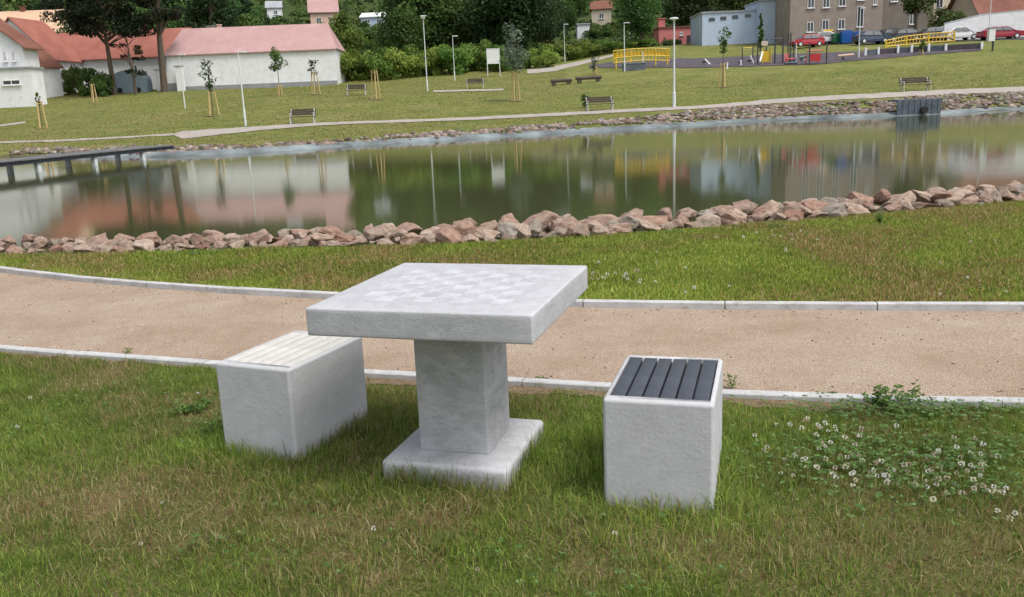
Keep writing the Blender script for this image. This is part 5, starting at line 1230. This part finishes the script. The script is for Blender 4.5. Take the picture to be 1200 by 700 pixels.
# yellow ranch fence in front of the cars
PF = [(1038, 55, 47), (1062, 53, 42), (1088, 50.5, 39), (1118, 48.5, 37)]
p = hit(1038, 56); t = thing('yellow_fence', 'yellow climbing fence with round holes in front of the dark parked cars', 'fence', p, 0); pts = [hit(a, b_+1)-p for a, b_, _ in PF]
for (a, b_, c_), q in zip(PF, pts): s = (q.y+p.y)/F; mb = MB(); mb.box((q.x, q.y, q.z+(b_-c_)*s/2), (0.16, 0.16, (b_-c_)*s+0.1)); mb.build('post', M_YEL, t)
for k in range(3):
    a, b_ = pts[k], pts[k+1]; ha = (PF[k][1]-PF[k][2])*(a.y+p.y)/F; hb = (PF[k+1][1]-PF[k+1][2])*(b_.y+p.y)/F; mb = MB()
    for f in (0.12, 0.55, 0.95): mb.tube([(a.x, a.y, a.z+ha*f), (b_.x, b_.y, b_.z+hb*f)], 0.07, 6)
    for u in range(1, 7): u /= 7; mb.tube([(a.x+(b_.x-a.x)*u, a.y+(b_.y-a.y)*u, a.z+(b_.z-a.z)*u+(ha+(hb-ha)*u)*0.12), (a.x+(b_.x-a.x)*(u+0.05), a.y+(b_.y-a.y)*u, a.z+(b_.z-a.z)*u+(ha+(hb-ha)*u)*0.95)], 0.05, 5)
    mb.build('rail', M_YEL, t)

# ------------------------------------------------------------------ bins and cars
def bin_(px, base, top, wpx_, body, lid, label):
    p = hit(px, base); s = p.y/F; h = (base-top)*s; w = wpx_*s; t = thing('waste_bin', label, 'waste bin', p, 0.05, 'waste bins by the apartment house')
    mb = MB(); mb.box((0, 0, h*0.45+0.05), (w*0.86, 0.8, h*0.8), taper=1.12); mb.build('body', body, t)
    mb = MB(); mb.prism([(-w*0.5, h*0.86), (w*0.5, h*0.86), (w*0.46, h*0.96), (0, h*1.0), (-w*0.46, h*0.96)], -0.45, 0.45); mb.build('lid', lid, t)
    for sx in (-1, 1): mb = MB(); mb.tube([(sx*w*0.35, -0.35, 0.1), (sx*w*0.35, -0.28, 0.1)], 0.1, 10); mb.build('wheel', M_BLK, t)
bin_(969, 52, 36, 12, M_BINK, M_YEL, 'black waste bin with a yellow lid'); bin_(980, 52, 40, 10, M_BING, M_BING, 'dark green waste bin between the black and the blue ones')
bin_(991, 52, 37, 13, M_BINB, M_BINB, 'blue waste bin with a light stripe right of the green one'); bin_(1003, 51, 38, 9, M_BINB, M_BINB, 'narrower blue waste bin next to the dark blue car')
def car(px, base, lenm, paint_m, label, rz=0.0, flip=1, hi=1.0, Y=None):
    p = hit(px, base) if Y is None else at_y(px, base, Y)
    if Y is not None: p.z = tz(p.x, p.y)+0.1
    t = thing('parked_car', label, 'car', p, rz, 'parked cars by the apartment house'); L = lenm; f = flip
    X = lambda u: f*(u-0.5)*L
    pr = [(0.0, 0.35), (0.0, 0.62), (0.03, 0.80), (0.24, 0.92), (0.36, 1.36*hi), (0.44, 1.46*hi), (0.74, 1.46*hi), (0.90, 1.05*hi), (0.99, 0.95), (1.0, 0.5), (0.99, 0.30), (0.9, 0.25), (0.88, 0.45), (0.82, 0.56), (0.76, 0.45), (0.74, 0.25), (0.28, 0.25), (0.26, 0.45), (0.20, 0.56), (0.14, 0.45), (0.12, 0.25), (0.02, 0.28)]
    lower = [q for q in pr]; mb = MB(); prof = [(X(u), z) for u, z in lower]
    n = len(prof); half = 0.86
    def yz(z): return half if z < 0.95 else half-(z-0.95)*0.42
    vs = [(x_, -yz(z), z) for x_, z in prof]+[(x_, yz(z), z) for x_, z in prof]
    mb.add(vs, [(i, n+i, n+(i+1) % n, (i+1) % n) for i in range(n)]+[tuple(range(n))[::-1], tuple(range(n, 2*n))]); mb.build('body', paint_m, t)
    for sy in (-1, 1):
        mb = MB()
        for g_ in ([(0.29, 0.96), (0.375, 1.32*hi), (0.44, 1.38*hi), (0.535, 1.38*hi), (0.535, 0.96)], [(0.555, 0.96), (0.555, 1.38*hi), (0.72, 1.37*hi), (0.84, 1.06*hi), (0.82, 0.98)]):
            vv_ = []
            for u, z in g_: vv_.append((X(u), sy*(yz(z)+0.012), z))
            mb.add(vv_, [tuple(range(len(vv_)))])
        mb.build('side_window', M_GLASS, t)
    mb = MB(); mb.add([(X(0.248), -0.74, 0.97), (X(0.248), 0.74, 0.97), (X(0.35), 0.60, 1.36*hi), (X(0.35), -0.60, 1.36*hi)], [(0, 1, 2, 3)]); mb.build('windscreen', M_GLASS, t)
    for u in (0.20, 0.82):
        for sy in (-1, 1):
            mb = MB(); mb.tube([(X(u), sy*0.66, 0.31), (X(u), sy*0.87, 0.31)], 0.31, 18); wh = mb.build('wheel', M_BLK, t); mb = MB(); mb.tube([(X(u), sy*0.865, 0.31), (X(u), sy*0.885, 0.31)], 0.19, 12); mb.build('rim', M_STEEL, wh)
    for sy in (-1, 1):
        mb = MB(); mb.box((X(0.012), sy*0.62, 0.70), (0.09, 0.3, 0.13)); mb.build('headlight', M_LAMP, t)
        mb = MB(); mb.box((X(0.992), sy*0.68, 0.80), (0.07, 0.2, 0.16)); mb.build('tail_light', M_REDP, t)
    return t
car(1172, 46.5, 4.7, paint('car_red', (0.30, 0.012, 0.03)), 'dark red car parked on the far right before the white wall', 0.0, -1, 0.95)
car(945, 52.5, 3.9, paint('car_bright_red', (0.40, 0.015, 0.03)), 'bright red car parked left of the bins below the brown house', 0.15, 1, Y=111)
car(962, 52.5, 4.0, paint('car_silver', (0.50, 0.51, 0.53)), 'silver car half hidden behind the black bin', 0.1, 1, Y=114.5)
car(1021, 51, 4.2, paint('car_navy', (0.03, 0.05, 0.10)), 'dark blue car parked right of the blue bins', 0.12, -1, Y=109)
car(1056, 50, 4.5, paint('car_black', (0.025, 0.028, 0.035)), 'black car behind the left end of the yellow fence', 0.05, 1, Y=110)
car(1090, 48, 4.2, paint('car_grey', (0.16, 0.17, 0.18)), 'grey car behind the right half of the yellow fence', 0.05, 1, Y=111)
car(1124, 46.5, 4.1, paint('car_white', (0.65, 0.66, 0.68)), 'white car parked beside the start of the white wall', 0.1, -1, Y=106)
car(1040, 50.5, 4.2, paint('car_dark_green', (0.03, 0.05, 0.045)), 'very dark green car between the dark blue and the black car', 0.1, 1, Y=113)
car(1108, 47.5, 4.1, paint('car_light_silver', (0.42, 0.44, 0.46)), 'light silver car left of the white car at the wall', 0.05, -1, Y=112)
p = hit(1161, 48.5); s = p.y/F; t = thing('utility_box', 'white upright utility box in front of the dark red car', 'utility box', p, 0)
mb = MB(); mb.box((0, 0, 7*s), (7*s, 0.45, 14*s)); mb.build('cabinet', M_WHITE, t); mb = MB(); mb.box((0, 0, 14.3*s), (8*s, 0.55, 0.08)); mb.build('cap', M_GREYW, t)
p = hit(1163, 60); s = p.y/F; t = thing('post', 'short dark post at the right end of the low fence', 'post', p, 0); mb = MB(); mb.tube([(0, 0, -0.1), (0, 0, 11*s)], 0.1, 8); mb.build('shaft', M_DARK, t); mb = MB(); mb.tube([(0, 0, 11*s), (0, 0, 11.8*s)], [0.14, 0.08], 8); mb.build('cap', M_STEEL, t)

# ------------------------------------------------------------------ light
EL, AZ = R(60), R(128)      # soft veiled sun, to the right and a little behind the camera
w = bpy.data.worlds.new('World'); scene.world = w; w.use_nodes = True; nt = w.node_tree
sky = nt.nodes.new('ShaderNodeTexSky'); sky.sky_type = 'NISHITA'; sky.sun_disc = False; sky.sun_elevation = EL; sky.sun_rotation = AZ
sky.air_density = 1.0; sky.dust_density = 4.0; sky.ozone_density = 1.0
hs = nt.nodes.new('ShaderNodeHueSaturation'); hs.inputs['Saturation'].default_value = 0.35
bg = nt.nodes['Background']; nt.links.new(sky.outputs[0], hs.inputs['Color']); nt.links.new(hs.outputs[0], bg.inputs['Color']); bg.inputs['Strength'].default_value = 0.15
sl = bpy.data.lights.new('sun', 'SUN'); sl.energy = 1.3; sl.angle = R(14); sl.color = (1.0, 0.97, 0.92)
so = bpy.data.objects.new('sun', sl); col.objects.link(so)
dirv = Vector((math.sin(AZ)*math.cos(EL), math.cos(AZ)*math.cos(EL), math.sin(EL)))
so.rotation_euler = dirv.to_track_quat('Z', 'Y').to_euler(); so.location = (0, 0, 50)
scene.view_settings.view_transform = 'Standard'; scene.view_settings.look = 'None'; scene.view_settings.exposure = 0.44; scene.view_settings.gamma = 1
